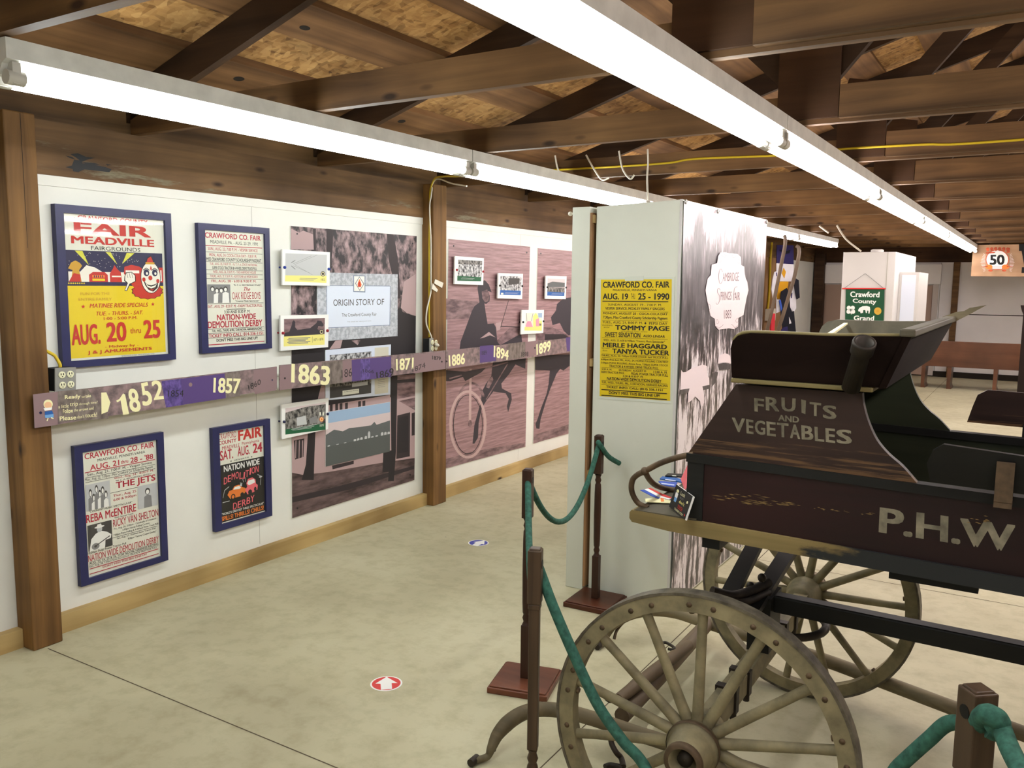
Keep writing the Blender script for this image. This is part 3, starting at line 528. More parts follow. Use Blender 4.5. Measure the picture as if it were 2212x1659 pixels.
def poster_derby(A):
    A.rect(0,0,1,1,'paper'); A.rect(0,.357,1,.99,'poster_dark')
    rows(A,[('CRAWFORD',0.01,.39,.012,.082,CR,.01),('COUNTY',.01,.39,.092,.135,CR,.04),('FAIR',.43,.97,.012,.128,RED,.06),('MEADVILLE',.08,.46,.155,.195,CR,.02),('Pennsylvania',.51,.9,.148,.192,CR,.01),('SAT.',.03,.31,.2,.308,CR,.03),('AUG.',.41,.68,.195,.3,CR,.03),('24',.75,.97,.19,.3,CR,.05),
      ('2:00 & 8:00 P.M.',.32,.66,.325,.342,BK,.02),('NATION WIDE',.1,.9,.372,.44,'paper_white',.04),('"WORLD\'S GREATEST THRILL SPECTACULAR"',.03,.97,.886,.912,'paper_white',.02),('SPILLS! THRILLS! CHILLS!',.02,.97,.925,.975,'ink_orange',.05)])
    A.star(.26,.335,.02,.012,BK); A.star(.72,.335,.02,.012,BK)
    x=.09
    for k,ch in enumerate('DEMOLITION'):
        w=.055 if ch=='I' else .085; dy=[.03,.015,.0,-.002,.012,.02,.005,-.012,-.016,-.02][k]; A.text(ch,x,.47+dy,x+w*.92,.545+dy,'ink_pink',.02,.1); x+=w
    for k,ch in enumerate('DERBY'): A.text(ch,.27+k*.1,.795+[.01,.005,0,-.01,-.02][k],.36+k*.1,.87+[.01,.005,0,-.01,-.02][k],'ink_pink',.02,.1)
    A.poly([(.16,.7),(.2,.66),(.27,.655),(.31,.62),(.42,.615),(.48,.65),(.56,.67),(.57,.71),(.5,.74),(.44,.75),(.22,.75)],'ink_orange'); A.poly([(.29,.655),(.32,.632),(.42,.628),(.46,.655),(.42,.665)],'paper_white'); A.ell(.28,.735,.05,.033,'poster_dark'); A.ell(.28,.735,.03,.02,'ink_orange'); A.ell(.48,.735,.04,.025,'poster_dark')
    A.poly([(.55,.69),(.6,.66),(.58,.62),(.62,.575),(.72,.57),(.79,.6),(.8,.65),(.84,.67),(.83,.72),(.74,.74),(.6,.75)],'ink_pink'); A.poly([(.6,.625),(.63,.595),(.76,.592),(.78,.635),(.64,.65)],'paper_white'); A.ell(.66,.73,.045,.03,'poster_dark'); A.ell(.78,.71,.03,.025,'poster_dark')
    for p in ([(.52,.6),(.5,.56)],[(.56,.6),(.56,.55)],[(.06,.72),(.1,.64),(.2,.61)],[(.84,.55),(.92,.58),(.9,.68)],[(.05,.77),(.2,.77)],[(.44,.6),(.49,.61)]): A.line(p,.008,'grey_light')
    A.ell(.46,.625,.025,.015,'grey_light',10); A.ell(.91,.585,.04,.01,'grey_light',10)
framed([(461,924),(585,905),(587,1115),(464,1150)],[(476,936),(573,918),(574,1105),(478,1134)],'small navy framed black and white demolition derby poster',poster_derby)
# ================================================================== MURAL PANELS on the left wall
def panel(name,cor,th,label,cat,fill,group=None,x=0.0,board='white',pins=None,pinmat='pin_navy',parts=False,std=0.0):
    """flat board with px corners on plane X=x+th, artwork in px"""
    X=x+th; q=MB(); P=[atX(px,py,X) for px,py in cor]; q.prism(P,(-th+.0005,0,0),board)
    c=sum(P,Vector())/4; c=V(x,c.y,min(p.z for p in P))
    A=Art(lambda u,v:atX(u,v,X),(1,0,0),.0004); fill(A)
    if pins:
        t=thing(name,label,cat,c,group); bo=part('board',q,t); part('print',A.mb,bo)
        for (px,py) in pins:
            k=MB(); p=atX(px,py,X); k.lathe(p,(1,0,0),[(.0085,0),(.0085,.008),(.006,.011),(.0001,.012)],pinmat,12); k.tube([p,(0.002,p.y,p.z)],.005,pinmat,8); part('standoff_pin',k,t)
        return t
    k=len(q.v); q.v+=A.mb.v
    for f,mm,sm in zip(A.mb.f,A.mb.m,A.mb.sm): q.f.append([k+j for j in f]); q.m.append(q.mi(A.mb.mats[mm])); q.sm.append(sm)
    return solo(name,q,label,cat,group,base=c)
def Z2(x,y): return (590+x/4.609,470+y/4.609)
def Z3(x,y): return (590+x/4.253,740+y/4.253)
def Z6(x,y): return (600+x/5.925,720+y/5.925)
def z2(L): return [Z2(*p) for p in L]
def z3(L): return [Z3(*p) for p in L]
M1=[(628,488),(900,510),(895,1032),(631,1118)]
def mural_house(A):
    A.poly(M1,'mural_leaves')
    A.poly([(628.2,488.3),(899.7,510.3),(898,640),(880,640),(700,600),(629,600)],'mural_trees')
    A.poly(z2([(180,110),(260,150),(300,130),(405,170),(405,320),(178,315)]),'mural_pink'); A.poly(z2([(395,110),(425,110),(425,330),(405,330)]),'mural_dark')
    A.poly(z2([(530,110),(600,118),(590,330),(570,540),(530,540)]),'mural_dark'); A.poly(z2([(1130,160),(1200,170),(1240,400),(1270,800),(1240,810),(1150,420)]),'mural_dark')
    A.poly(z2([(1300,640),(1420,560),(1420,980),(1330,950),(1270,900)]),'mural_pink')
    A.poly(z2([(183,680),(435,690),(430,960),(183,965)]),'mural_trees')
    A.poly(z2([(440,1180),(1270,900),(1290,940),(1420,985),(1415,1380),(183,1470),(183,1320)]),'mural_black')
    A.poly(z2([(560,1310),(620,1225),(690,1220),(670,1300)]),'mural_pink'); A.poly(z2([(780,1225),(880,1215),(840,1270)]),'mural_trees')
    # lower half: house front, trees, lawn
    A.poly(z3([(172,150),(1305,90),(1303,560),(172,640)]),'mural_black')
    A.poly(z3([(1140,300),(1304,290),(1303,590),(1135,640)]),'mural_dirt'); A.poly(z3([(1140,345),(1304,330),(1304,360),(1140,372)]),'mural_dark'); A.poly(z3([(1140,520),(1303,488),(1303,505),(1140,540)]),'mural_pink')
    A.poly(z3([(172,870),(480,640),(1090,500),(1302,620),(1300,1110),(1020,1130),(500,1210),(172,1230)]),'mural_pink')
    A.poly(z3([(410,520),(440,395),(475,395),(475,520)]),'mural_pink'); A.poly(z3([(480,580),(1075,480),(1075,560),(480,660)]),'mural_pink')
    for xx in (520,570,610,660,780,820): A.poly(z3([(xx,570-(xx-520)*.11),(xx+26,565-(xx-520)*.11),(xx+26,635-(xx-520)*.11),(xx,640-(xx-520)*.11)]),'mural_dark')
    A.poly(z3([(190,900),(285,880),(278,1050),(200,1075)]),'mural_dark'); 
    for xx in (205,236,266): A.poly(z3([(xx,900),(xx+8,898),(xx+4,1060),(xx-2,1062)]),'mural_pink')
    A.poly(z3([(1140,670),(1258,640),(1255,1045),(1130,1070)]),'mural_dark'); A.poly(z3([(1150,690),(1240,668),(1238,1000),(1145,1020)]),'mural_black'); A.poly(z3([(1272,650),(1301,640),(1300,850),(1272,855)]),'mural_dark')
    A.poly(z3([(540,1130),(740,1085),(740,1115),(545,1165)]),'mural_dark')
    A.poly(z3([(172,1195),(270,1215),(500,1190),(1020,1100),(1300,1060),(1297,1262),(176,1612)]),'mural_grass')
    A.poly(z3([(172,1420),(600,1320),(1296,1130),(1296,1160),(700,1350),(176,1470)]),'mural_dark')
    A.poly(z3([(318,835),(388,820),(380,1000),(372,1262),(262,1262),(300,1120)]),'mural_black'); A.poly(z3([(1078,100),(1145,80),(1135,640),(1128,1000),(1108,1272),(1055,1274),(1062,1188),(1003,1194),(1012,1000),(1085,990)]),'mural_black')
    for p in ((238,162),(1388,258)): A.ell(*Z2(*p),1.8,2.0,'pin_black',10)
    for p in ((222,1522),(1258,1215)): A.ell(*Z3(*p),1.8,2.0,'pin_black',10)
panel('mural_panel',M1,.006,'tall sepia mural panel of a house behind trees, left of the cabled post','mural',mural_house)
def origin(A):
    c=z2([(437,545),(1240,565),(1238,1180),(440,1235)]); A.poly(c,'damask')
    A.poly(z2([(530,675),(1168,680),(1163,1072),(533,1100)]),'slate_blue'); A.poly(z2([(535,680),(1163,685),(1158,1068),(537,1095)]),'sheet_blue')
    A.poly(z2([(797,575),(917,578),(917,745),(797,740)]),'slate_blue'); A.poly(z2([(805,583),(910,585),(910,735),(805,732)]),'paper_white')
    A.poly(z2([(858,585),(908,660),(862,730),(815,655)]),'grey_mid'); A.poly(z2([(858,596),(898,660),(862,720),(824,655)]),'paper_white'); A.poly(z2([(858,610),(880,665),(875,690),(842,690),(840,660)]),'ink_orange'); A.poly(z2([(850,640),(868,640),(870,690),(848,690)]),'ink_red')
    A.text('ORIGIN STORY OF',0,0,0,0,'grey_dark',.0,0,0,z2([(598,815),(1105,808),(1102,868),(600,880)]))
    A.text('The Crawford County Fair',0,0,0,0,'grey_dark',.0,0,0,z2([(683,952),(1030,945),(1030,988),(685,998)]))
    A.text('The untold fair history and more',0,0,0,0,'grey_mid',.0,0,0,z2([(738,1032),(975,1022),(975,1036),(740,1046)]))
panel('information_sheet',z2([(437,545),(1240,565),(1238,1180),(440,1235)]),.004,'grey patterned sheet headed Origin Story on the house mural','sign',origin,x=.0065)
def postcard(A):
    A.poly([Z6(*p) for p in [(608,215),(1448,142),(1440,785),(612,858)]],'sheet_blue')
    A.poly([Z6(*p) for p in [(665,280),(1197,232),(1195,765),(665,832)]],'hill_grey'); A.poly([Z6(*p) for p in [(665,282),(1197,236),(1197,330),(665,400)]],'crowd_photo')
    A.poly([Z6(*p) for p in [(665,560),(1197,500),(1195,640),(665,690)]],'crowd_dark'); A.poly([Z6(*p) for p in [(665,690),(1195,640),(1195,765),(665,832)]],'grey_dark')
    A.poly([Z6(*p) for p in [(950,640),(1150,615),(1150,660),(950,690)]],'grey_light')
    A.poly([Z6(*p) for p in [(828,735),(1040,708),(1040,765),(828,795)]],'paper'); A.poly([Z6(*p) for p in [(1240,185),(1418,172),(1412,760),(1240,780)]],'beige')
    A.text('Oh, Mary from Meadville',0,0,0,0,BK,.0,0,0,[Z6(*p) for p in [(845,745),(1025,722),(1025,738),(845,760)]])
    for k in range(5): A.poly([Z6(*p) for p in [(1280,600+k*22),(1370,590+k*22),(1370,594+k*22),(1280,604+k*22)]],'grey_mid')
panel('photo_sheet',[Z6(*p) for p in [(608,215),(1448,142),(1440,785),(612,858)]],.004,'white bordered postcard sheet behind the timeline strip, below the Origin Story sheet','picture',postcard,x=.0065)
def field(A):
    c=z3([(485,640),(1075,545),(1072,1000),(482,1140)]); A.poly(c,'sky_pink'); A.poly(z3([(485,642),(1074,547),(1074,640),(485,745)]),'sky_blue')
    A.poly(z3([(483,850),(560,800),(640,815),(700,785),(800,775),(900,760),(930,728),(950,755),(1073,715),(1073,850),(483,965)]),'hill_grey')
    A.poly(z3([(483,960),(1073,838),(1072,1000),(482,1140)]),'field_grey')
    for xx,h in ((500,12),(580,8),(650,8),(740,22),(770,24),(800,26),(840,30),(870,70),(900,14),(940,16),(990,34),(1020,30),(1050,26)):
        y=960-(xx-483)*.205; A.poly(z3([(xx,y),(xx+22,y-5),(xx+22,y-5-h*.7),(xx+10,y-h),(xx,y-h*.7)]),'grey_light')
panel('photo_sheet',z3([(485,640),(1075,545),(1072,1000),(482,1140)]),.003,'landscape picture sheet of a pale sky over a grey fairground field','picture',field,x=.0065)
# racing mural in two panels
def Z4(x,y): return (880+x/4.147,360+y/4.147)
def Z5(x,y): return (880+x/3.771,680+y/3.771)
def z4(L): return [Z4(*p) for p in L]
def z5(L): return [Z5(*p) for p in L]
M2=[(969,516),(1145,533),(1135,965),(961,1009.5)]; M3=[(1162,536),(1262,545),(1262,927),(1152,958)]
def race_left(A):
    A.poly(M2,'mural_track'); A.poly(z4([(330,1180),(640,1210),(560,1360),(330,1370)]),'mural_dirt')
    A.poly(z5([(290,1180),(550,1110),(955,1040),(952,1075),(300,1255)]),'mural_dirt'); A.poly(z5([(300,450),(560,470),(350,540),(300,540)]),'mural_dark')
    A.poly(z4([(628,1090),(635,1050),(665,1025),(695,1018),(728,1055),(755,1125),(722,1115),(738,1160),(735,1205),(705,1230),(690,1225),(700,1300),(718,1408),(775,1405),(792,1440),(805,1560),(1020,1500),(1030,1600),(800,1650),(465,1660),(475,1570),(520,1450),(575,1300),(600,1250),(645,1215)]),'horse_black')
    A.poly(z4([(665,1120),(715,1100),(735,1165),(725,1205),(695,1215),(672,1180)]),'mural_dirt'); A.poly(z4([(650,1540),(730,1480),(790,1530),(740,1510),(690,1530)]),'mural_pink'); A.poly(z4([(790,1400),(840,1390),(830,1460),(800,1470)]),'mural_pink')
    A.line(z4([(905,1200),(835,1440)]),1.2,'mural_dark'); A.line(z4([(840,1430),(1040,1440)]),2,'mural_dark'); A.poly(z4([(800,1560),(920,1440),(1020,1440),(1010,1500),(830,1600)]),'mural_dirt')
    A.poly(z5([(690,430),(683,500),(640,560),(605,630),(600,700),(575,790),(545,900),(530,1050),(545,1050),(575,1000),(580,880),(605,760),(650,690),(700,625),(800,640),(825,685),(810,745),(820,795),(850,690),(845,640),(770,600),(765,560),(830,480),(880,405),(960,440),(965,340),(700,360)]),'horse_black')
    A.poly(z5([(660,530),(690,500),(700,530),(665,600),(640,590)]),'mural_dirt')
    def ring(cx,cy,rx,ry,w,m,t0=0,t1=360):
        P=[Z5(cx+rx*math.cos(math.radians(t)),cy+ry*math.sin(math.radians(t))) for t in range(t0,t1+1,10)]; A.line(P,w,m)
    ring(520,780,118,225,5.0,'mural_dirt',190,330); ring(492,893,142,268,5.6,'wheel_pale'); ring(492,893,118,240,1.4,'mural_dark')
    A.poly(z5([(505,440),(523,440),(518,885),(497,885)]),'wheel_pale'); A.ell(*Z5(510,885),4,8,'mural_dirt',12)
    A.line(z5([(340,520),(820,385)]),3,'mural_dirt'); A.line(z5([(815,400),(640,690)]),2.2,'mural_dirt')
    A.poly(z5([(430,470),(640,430),(600,470),(470,540)]),'mural_dark')
    for p in ((413,710),(1068,770)): A.ell(*Z4(*p),1.6,2,'pin_black',10)
panel('mural_panel',M2,.006,'pink racing mural panel showing the cart driver and wheel','mural',race_left)
def race_right(A):
    A.poly(M3,'mural_track'); A.poly(z5([(1030,980),(1350,880),(1500,860),(1500,900),(1028,1050)]),'mural_dirt')
    A.poly(z5([(1040,450),(1160,455),(1150,560),(1135,640),(1085,770),(1060,850),(1043,890),(1050,925),(1075,930),(1085,850),(1130,700),(1165,600),(1215,480),(1245,440),(1270,455),(1340,400),(1420,400),(1440,320),(1040,330)]),'horse_black')
    A.poly(z4([(1560,1150),(1475,1170),(1400,1178),(1340,1230),(1330,1290),(1285,1350),(1300,1420),(1365,1400),(1400,1470),(1440,1510),(1560,1500)]),'horse_black'); A.poly(z4([(1160,1440),(1300,1440),(1420,1500),(1500,1560),(1160,1600)]),'mural_dirt'); A.poly(z4([(1230,1500),(1400,1500),(1500,1560),(1230,1570)]),'mural_dark')
    A.ell(*Z4(1195,778),1.6,2,'pin_black',10)
panel('mural_panel',M3,.006,'pink racing mural panel showing the horse, partly behind the sage wall','mural',race_right)
# standoff photo plaques
def seal(A,c,r,m='mural_dark'): A.ell(c[0],c[1],r,r*1.15,m,18); A.ell(c[0],c[1],r*.72,r*.85,'cream',16); A.ell(c[0],c[1],r*.5,r*.6,m,14)
def caption(A,q,n,mat,w=.12):
    TL,TR,BR,BL=[Vector(p) for p in q]
    f=lambda u,v:tuple((TL*(1-u)+TR*u)*(1-v)+(BL*(1-u)+BR*u)*v)
    for k in range(n):
        v=k/max(1,n); A.poly([f(.0 if k%2 else .05,v),(f(1-.1*(k%3),v)),f(1-.1*(k%3),v+w),f(.0 if k%2 else .05,v+w)],mat)
def pq1(A):
    A.poly(z2([(122,355),(535,370),(530,635),(120,635)]),'grey_light'); A.poly(z2([(120,575),(532,580),(530,650),(118,635)]),'label_yellow')
    A.line(z2([(200,460),(380,380)]),.6,'grey_mid'); A.line(z2([(210,470),(440,372)]),.5,'grey_mid'); A.line(z2([(200,480),(360,550)]),.6,'grey_mid'); A.line(z2([(215,470),(390,570)]),.5,'grey_mid'); A.line(z2([(180,450),(220,425)]),1.6,'grey_mid'); A.line(z2([(180,480),(220,515)]),1.6,'grey_mid')
    A.text('1852',0,0,0,0,'grey_dark',0,0,0,z2([(475,607),(515,607),(515,628),(475,628)])); seal(A,Z2(495,560),5); caption(A,z2([(258,602),(440,605),(440,632),(258,628)]),3,'grey_mid')
panel('photo_plaque',z2([(90,315),(566,345),(563,680),(92,672)]),.012,'white plaque with a map sketch and yellow caption, topmost left of the house mural','plaque',pq1,'standoff plaques',x=.03,pins=[Z2(111,496),Z2(551,513)],pinmat='pin_blue')
def pq2(A):
    A.poly(z2([(108,1010),(515,1000),(512,1160),(108,1185)]),'mural_dirt'); A.poly(z2([(108,1150),(240,1120),(370,1100),(430,1050),(440,1025),(480,1030),(505,1070),(490,1085),(450,1080),(440,1110),(500,1160),(110,1186)]),'horse_black'); A.poly(z2([(150,1165),(185,1070),(190,1040),(205,1020),(220,1040),(218,1090),(240,1120),(200,1165)]),'horse_black')
    A.poly(z2([(105,1185),(512,1160),(512,1265),(105,1283)]),'label_yellow'); A.text('1871-1878',0,0,0,0,'grey_dark',0,0,0,z2([(402,1205),(498,1198),(498,1222),(402,1230)])); seal(A,Z2(481,1138),5); caption(A,z2([(140,1200),(370,1190),(370,1255),(140,1265)]),5,'grey_mid'); A.line(z2([(390,1185),(390,1245)]),.5,'grey_dark')
panel('photo_plaque',z2([(73,975),(552,965),(548,1290),(75,1328)]),.012,'white plaque with a harness racing photo and yellow caption','plaque',pq2,'standoff plaques',x=.03,pins=[Z2(95,1150),Z2(537,1126)],pinmat='pin_red')
def pq3(A):
    A.poly(z3([(112,605),(482,548),(482,750),(112,800)]),'crowd_dark'); A.poly(z3([(112,605),(482,548),(482,565),(300,590),(112,645)]),'sky_pink'); A.poly(z3([(112,798),(482,740),(482,800),(112,846)]),'label_green'); A.poly(z3([(215,690),(300,670),(310,750),(220,765)]),'grey_light'); A.poly(z3([(330,700),(400,670),(410,735),(335,750)]),'grey_mid')
    for k in range(2): A.rect(*Z3(425+k*28,640),*Z3(440+k*28,670),'paper'); 
    seal(A,Z3(445,705),4.6,'ink_orange'); caption(A,z3([(165,790),(400,750),(400,785),(165,815)]),3,'grey_light'); A.text('1870',0,0,0,0,'paper',0,0,0,z3([(428,752),(465,746),(465,768),(428,774)]))
panel('photo_plaque',z3([(78,570),(510,510),(505,795),(82,888)]),.012,'white plaque with a crowd photo and green caption, lowest left of the cabled post','plaque',pq3,'standoff plaques',x=.03,pins=[Z3(98,728),Z3(498,656)],pinmat='pin_navy')
def pq4(A): A.poly(z4([(452,833),(670,845),(665,990),(450,980)]),'crowd_photo'); A.poly(z4([(452,833),(670,845),(670,880),(452,872)]),'crowd_dark'); A.poly(z4([(447,978),(662,990),(660,1027),(446,1022)]),'label_green'); caption(A,z4([(480,995),(600,1002),(600,1018),(480,1012)]),2,'grey_light')
panel('photo_plaque',z4([(429,800),(686,820),(679,1060),(423,1052)]),.012,'white plaque with a group photo and green caption on the racing mural','plaque',pq4,'standoff plaques',x=.03,pins=[Z4(440,925),Z4(676,940)],pinmat='pin_red')
def pq5(A): A.poly(z4([(832,980),(1022,985),(1017,1110),(830,1110)]),'crowd_photo'); A.poly(z4([(905,1000),(1005,1000),(1000,1050),(905,1060)]),'grey_dark'); A.poly(z4([(830,1105),(1017,1112),(1015,1152),(828,1148)]),'label_blue'); A.poly(z4([(838,1130),(860,1130),(860,1145),(838,1145)]),'paper'); caption(A,z4([(870,1126),(1000,1130),(1000,1145),(870,1142)]),2,'grey_light')
panel('photo_plaque',z4([(815,953),(1036,960),(1028,1186),(810,1180)]),.012,'white plaque with a building photo and blue caption near the panel gap','plaque',pq5,'standoff plaques',x=.03,pins=[Z4(826,1065),Z4(1026,1070)],pinmat='pin_black')
def pq6(A): A.poly(z4([(1255,1000),(1412,1008),(1408,1130),(1253,1120)]),'sky_pink'); A.poly(z4([(1255,1045),(1300,1030),(1410,1040),(1409,1080),(1254,1080)]),'hill_grey'); A.poly(z4([(1254,1080),(1409,1085),(1408,1130),(1253,1122)]),'crowd_dark'); A.poly(z4([(1253,1120),(1407,1127),(1405,1158),(1252,1155)]),'label_blue'); caption(A,z4([(1290,1135),(1395,1140),(1395,1150),(1290,1147)]),2,'grey_light')
panel('photo_plaque',z4([(1242,977),(1427,983),(1419,1187),(1236,1184)]),.012,'white plaque with a field photo and blue caption, rightmost on the horse panel','plaque',pq6,'standoff plaques',x=.03,pins=[Z4(1251,1080),Z4(1419,1083)],pinmat='pin_black')
def pq7(A):
    A.poly(z4([(1062,1310),(1205,1308),(1205,1440),(1055,1445)]),'paper'); A.poly(z4([(1060,1420),(1075,1385),(1105,1385),(1125,1440),(1060,1442)]),'map_pink'); A.poly(z4([(1125,1340),(1150,1310),(1175,1345),(1165,1380),(1205,1380),(1205,1440),(1128,1440)]),'label_yellow'); A.poly(z4([(1150,1370),(1180,1355),(1180,1430),(1150,1430)]),'map_pink'); A.poly(z4([(1170,1310),(1207,1310),(1207,1352),(1172,1352)]),'sky_blue')
    A.line(z4([(1065,1310),(1070,1385)]),1,'grey_mid'); A.line(z4([(1125,1315),(1110,1385)]),1,'grey_mid'); A.poly(z4([(1050,1436),(1204,1438),(1203,1470),(1048,1468)]),'label_yellow'); seal(A,Z4(1190,1415),2.6)
panel('photo_plaque',z4([(1026,1284),(1224,1283),(1217,1490),(1017,1503)]),.012,'white plaque with a pink and yellow map above the timeline strip','plaque',pq7,'standoff plaques',x=.03,pins=[Z4(1034,1393),Z4(1217,1385)],pinmat='pin_black')
# timeline strip, three boards standing off in front of the posts
XT=.148
def tl(name,cor,label,fill):
    q=MB(); P=[atX(x,y,XT) for x,y in cor]; q.prism(P,(-.006,0,0),'banner_photo')
    A=Art(lambda u,v:atX(u,v,XT),(1,0,0),.0004); fill(A); t=thing(name,label,'banner',sum(P,Vector())/4-V(.006,0,.07),'timeline boards along the wall'); part('board',q,t); part('print',A.mb,t)
    k=MB(); y0,y1=min(p.y for p in P)+.12,max(p.y for p in P)-.12; z=sum(p.z for p in P)/4
    for y in (y0,y1): k.tube([(XT-.006,y,z),(.0 if not 1.85<y<2.05 else .123,y,z)],.008,'fixture_white',8)
    part('spacer',k,t); return t
def tb(x,y): return (50+x/4.022,740+y/4.022)
def TB(L): return [tb(*p) for p in L]
T1=[(75,852),(598,792),(598,840),(75,925)]
def strip1(A):
    A.poly(T1,'banner_photo'); A.poly(TB([(85,450),(300,425),(300,715),(100,742)]),'banner_mauve'); A.poly(TB([(300,425),(700,385),(740,660),(310,690)]),'banner_brown')
    A.poly(TB([(560,405),(1250,325),(1250,565),(740,630)]),'banner_photo'); A.poly(TB([(1200,335),(1380,312),(1400,540),(1240,565)]),'banner_scratch'); A.poly(TB([(1370,315),(1760,267),(1765,482),(1390,540)]),'tint_plum')
    A.poly(TB([(1750,270),(1880,250),(1885,465),(1760,482)]),'banner_brown'); A.poly(TB([(2000,240),(2200,208),(2200,415),(2010,448)]),'banner_mauve')
    A.poly(TB([(678,435),(722,432),(757,520),(735,600),(680,622)]),'cream')
    A.poly(TB([(808,505),(835,490),(868,442),(885,450),(920,622),(868,629),(846,502),(818,520)]),'cream')
    q=lambda a,b,c,d:TB([a,b,c,d])
    for s,Q,m,bo,sh in (('8',q((905,400),(990,400),(1030,600),(930,605)),'cream',.04,0),('5',q((1015,355),(1085,340),(1132,535),(1040,555)),'cream',.04,0),('2',q((1110,332),(1205,325),(1222,490),(1135,500)),'cream',.04,0),('1857',q((1655,305),(1890,312),(1880,445),(1650,435)),'cream',.05,0),('1854',q((1258,415),(1395,412),(1390,470),(1258,470)),BK,0,0),('1860',q((1950,370),(2060,315),(2065,360),(1960,418)),BK,0,0),
      ('Ready',q((360,458),(497,448),(497,492),(362,502)),'cream',.03,0),('to',q((507,462),(533,460),(533,478),(507,480)),'cream',0,0),('take',q((540,452),(588,448),(588,474),(540,478)),'cream',.03,0),('a little',q((305,545),(395,530),(395,565),(305,572)),'cream',0,0),('trip',q((403,520),(475,512),(475,560),(403,565)),'cream',.01,0),('through time?',q((485,525),(645,505),(645,535),(485,550)),'cream',.0,0),
      ('Follow',q((343,578),(432,570),(432,610),(345,614)),'cream',.03,0),('the arrows and',q((440,575),(610,555),(610,582),(440,600)),'cream',.01,0),('Please',q((315,642),(460,628),(460,668),(317,678)),'cream',.03,0),("don't",q((468,632),(530,625),(530,655),(468,660)),'cream',0,0),('touch!',q((538,615),(640,605),(640,645),(538,650)),'cream',.02,0)): A.text(s,0,0,0,0,m,bo,sh,0,Q)
    c=tb(215,535); A.ell(c[0],c[1],10,10,'cream'); A.ell(c[0],c[1]+2,8,7,'skin'); A.poly(TB([(185,600),(250,590),(262,625),(190,635)]),'label_blue'); A.poly(TB([(185,630),(262,620),(262,650),(190,655)]),'kid_blue'); A.line(TB([(215,655),(205,682)]),2.2,'cream'); A.line(TB([(240,652),(262,660)]),2.2,'cream'); A.poly(TB([(175,570),(250,562),(245,585),(185,592)]),'white')
    A.ell(*tb(150,610),3.2,3,'pin_navy',12); A.ell(*tb(2162,325),1.6,1.8,'pin_navy',10); A.ell(*tb(1452,365),4,4.5,'banner_mauve',14)
tl('timeline_board',T1,'mauve timeline strip marked 1852 and 1857, leftmost of three',strip1)
T2=[(604,789),(962,757),(962,797),(604,843)]
def zz(x,y): return (600+x/5.925,720+y/5.925)
def ZZ(L): return [zz(*p) for p in L]
def strip2(A):
    A.poly(T2,'banner_photo'); A.poly(ZZ([(28,415),(180,400),(180,700),(28,728)]),'banner_mauve'); A.poly(ZZ([(560,370),(940,340),(945,620),(570,665)]),'banner_brown'); A.poly(ZZ([(830,352),(945,342),(950,600),(830,630)]),'banner_mauve')
    A.poly(ZZ([(945,340),(1450,296),(1455,555),(950,618)]),'tint_plum'); A.poly(ZZ([(1060,330),(1180,320),(1180,585),(1060,600)]),'banner_scratch'); A.poly(ZZ([(1740,268),(2140,240),(2140,455),(1740,515)]),'banner_mauve')
    for s,Q,m,bo in (('1863',[(175,385),(672,420),(660,668),(170,630)],'cream',.05),('186',[(815,470),(950,440),(950,550),(818,570)],'mural_dark',0),('1866',[(1090,455),(1230,470),(1228,510),(1090,500)],BK,0),('1869',[(1258,500),(1480,440),(1482,545),(1265,580)],BK,.02),('1871',[(1510,330),(1740,308),(1735,460),(1515,478)],'cream',.05),('1874',[(1720,440),(1885,370),(1890,440),(1725,500)],'mural_dark',0),('1879',[(1975,285),(2085,300),(2085,345),(1978,335)],BK,.03)): A.text(s,0,0,0,0,m,bo,0,0,ZZ(Q))
    A.ell(*zz(90,575),2,2.2,'pin_black',10)
tl('timeline_board',T2,'mauve timeline strip marked 1863, 1869 and 1871, crossing the house mural',strip2)
T3=[(963,757),(1290,724),(1290,753),(963,797)]
def strip3(A):
    A.poly(T3,'banner_photo'); A.poly(z5([(330,290),(480,275),(480,420),(330,440)]),'banner_mauve'); A.poly(z5([(590,255),(700,245),(725,375),(590,392)]),'tint_plum'); A.poly(z5([(820,235),(960,220),(960,345),(830,365)]),'banner_brown'); A.poly(z5([(960,222),(1050,210),(1050,325),(960,345)]),'banner_mauve'); A.poly(z5([(1290,185),(1345,180),(1345,295),(1300,298)]),'tint_plum')
    for s,Q,m,bo in (('1886',[(335,330),(470,310),(468,400),(340,422)],'cream',.05),('1894',[(705,250),(828,290),(820,370),(702,345)],'cream',.05),('1898',[(928,305),(985,300),(985,338),(928,340)],BK,.02),('1899',[(1050,240),(1168,208),(1165,295),(1052,328)],'cream',.05),('1889',[(600,295),(645,290),(645,325),(600,328)],BK,0)): A.text(s,0,0,0,0,m,bo,0,0,z5(Q))
    for p in ((280,382),(320,380),(1038,270)): A.ell(*Z5(*p),1.7,2,'pin_black',10)
tl('timeline_board',T3,'mauve timeline strip marked 1886 to 1899, running behind the sage wall',strip3)
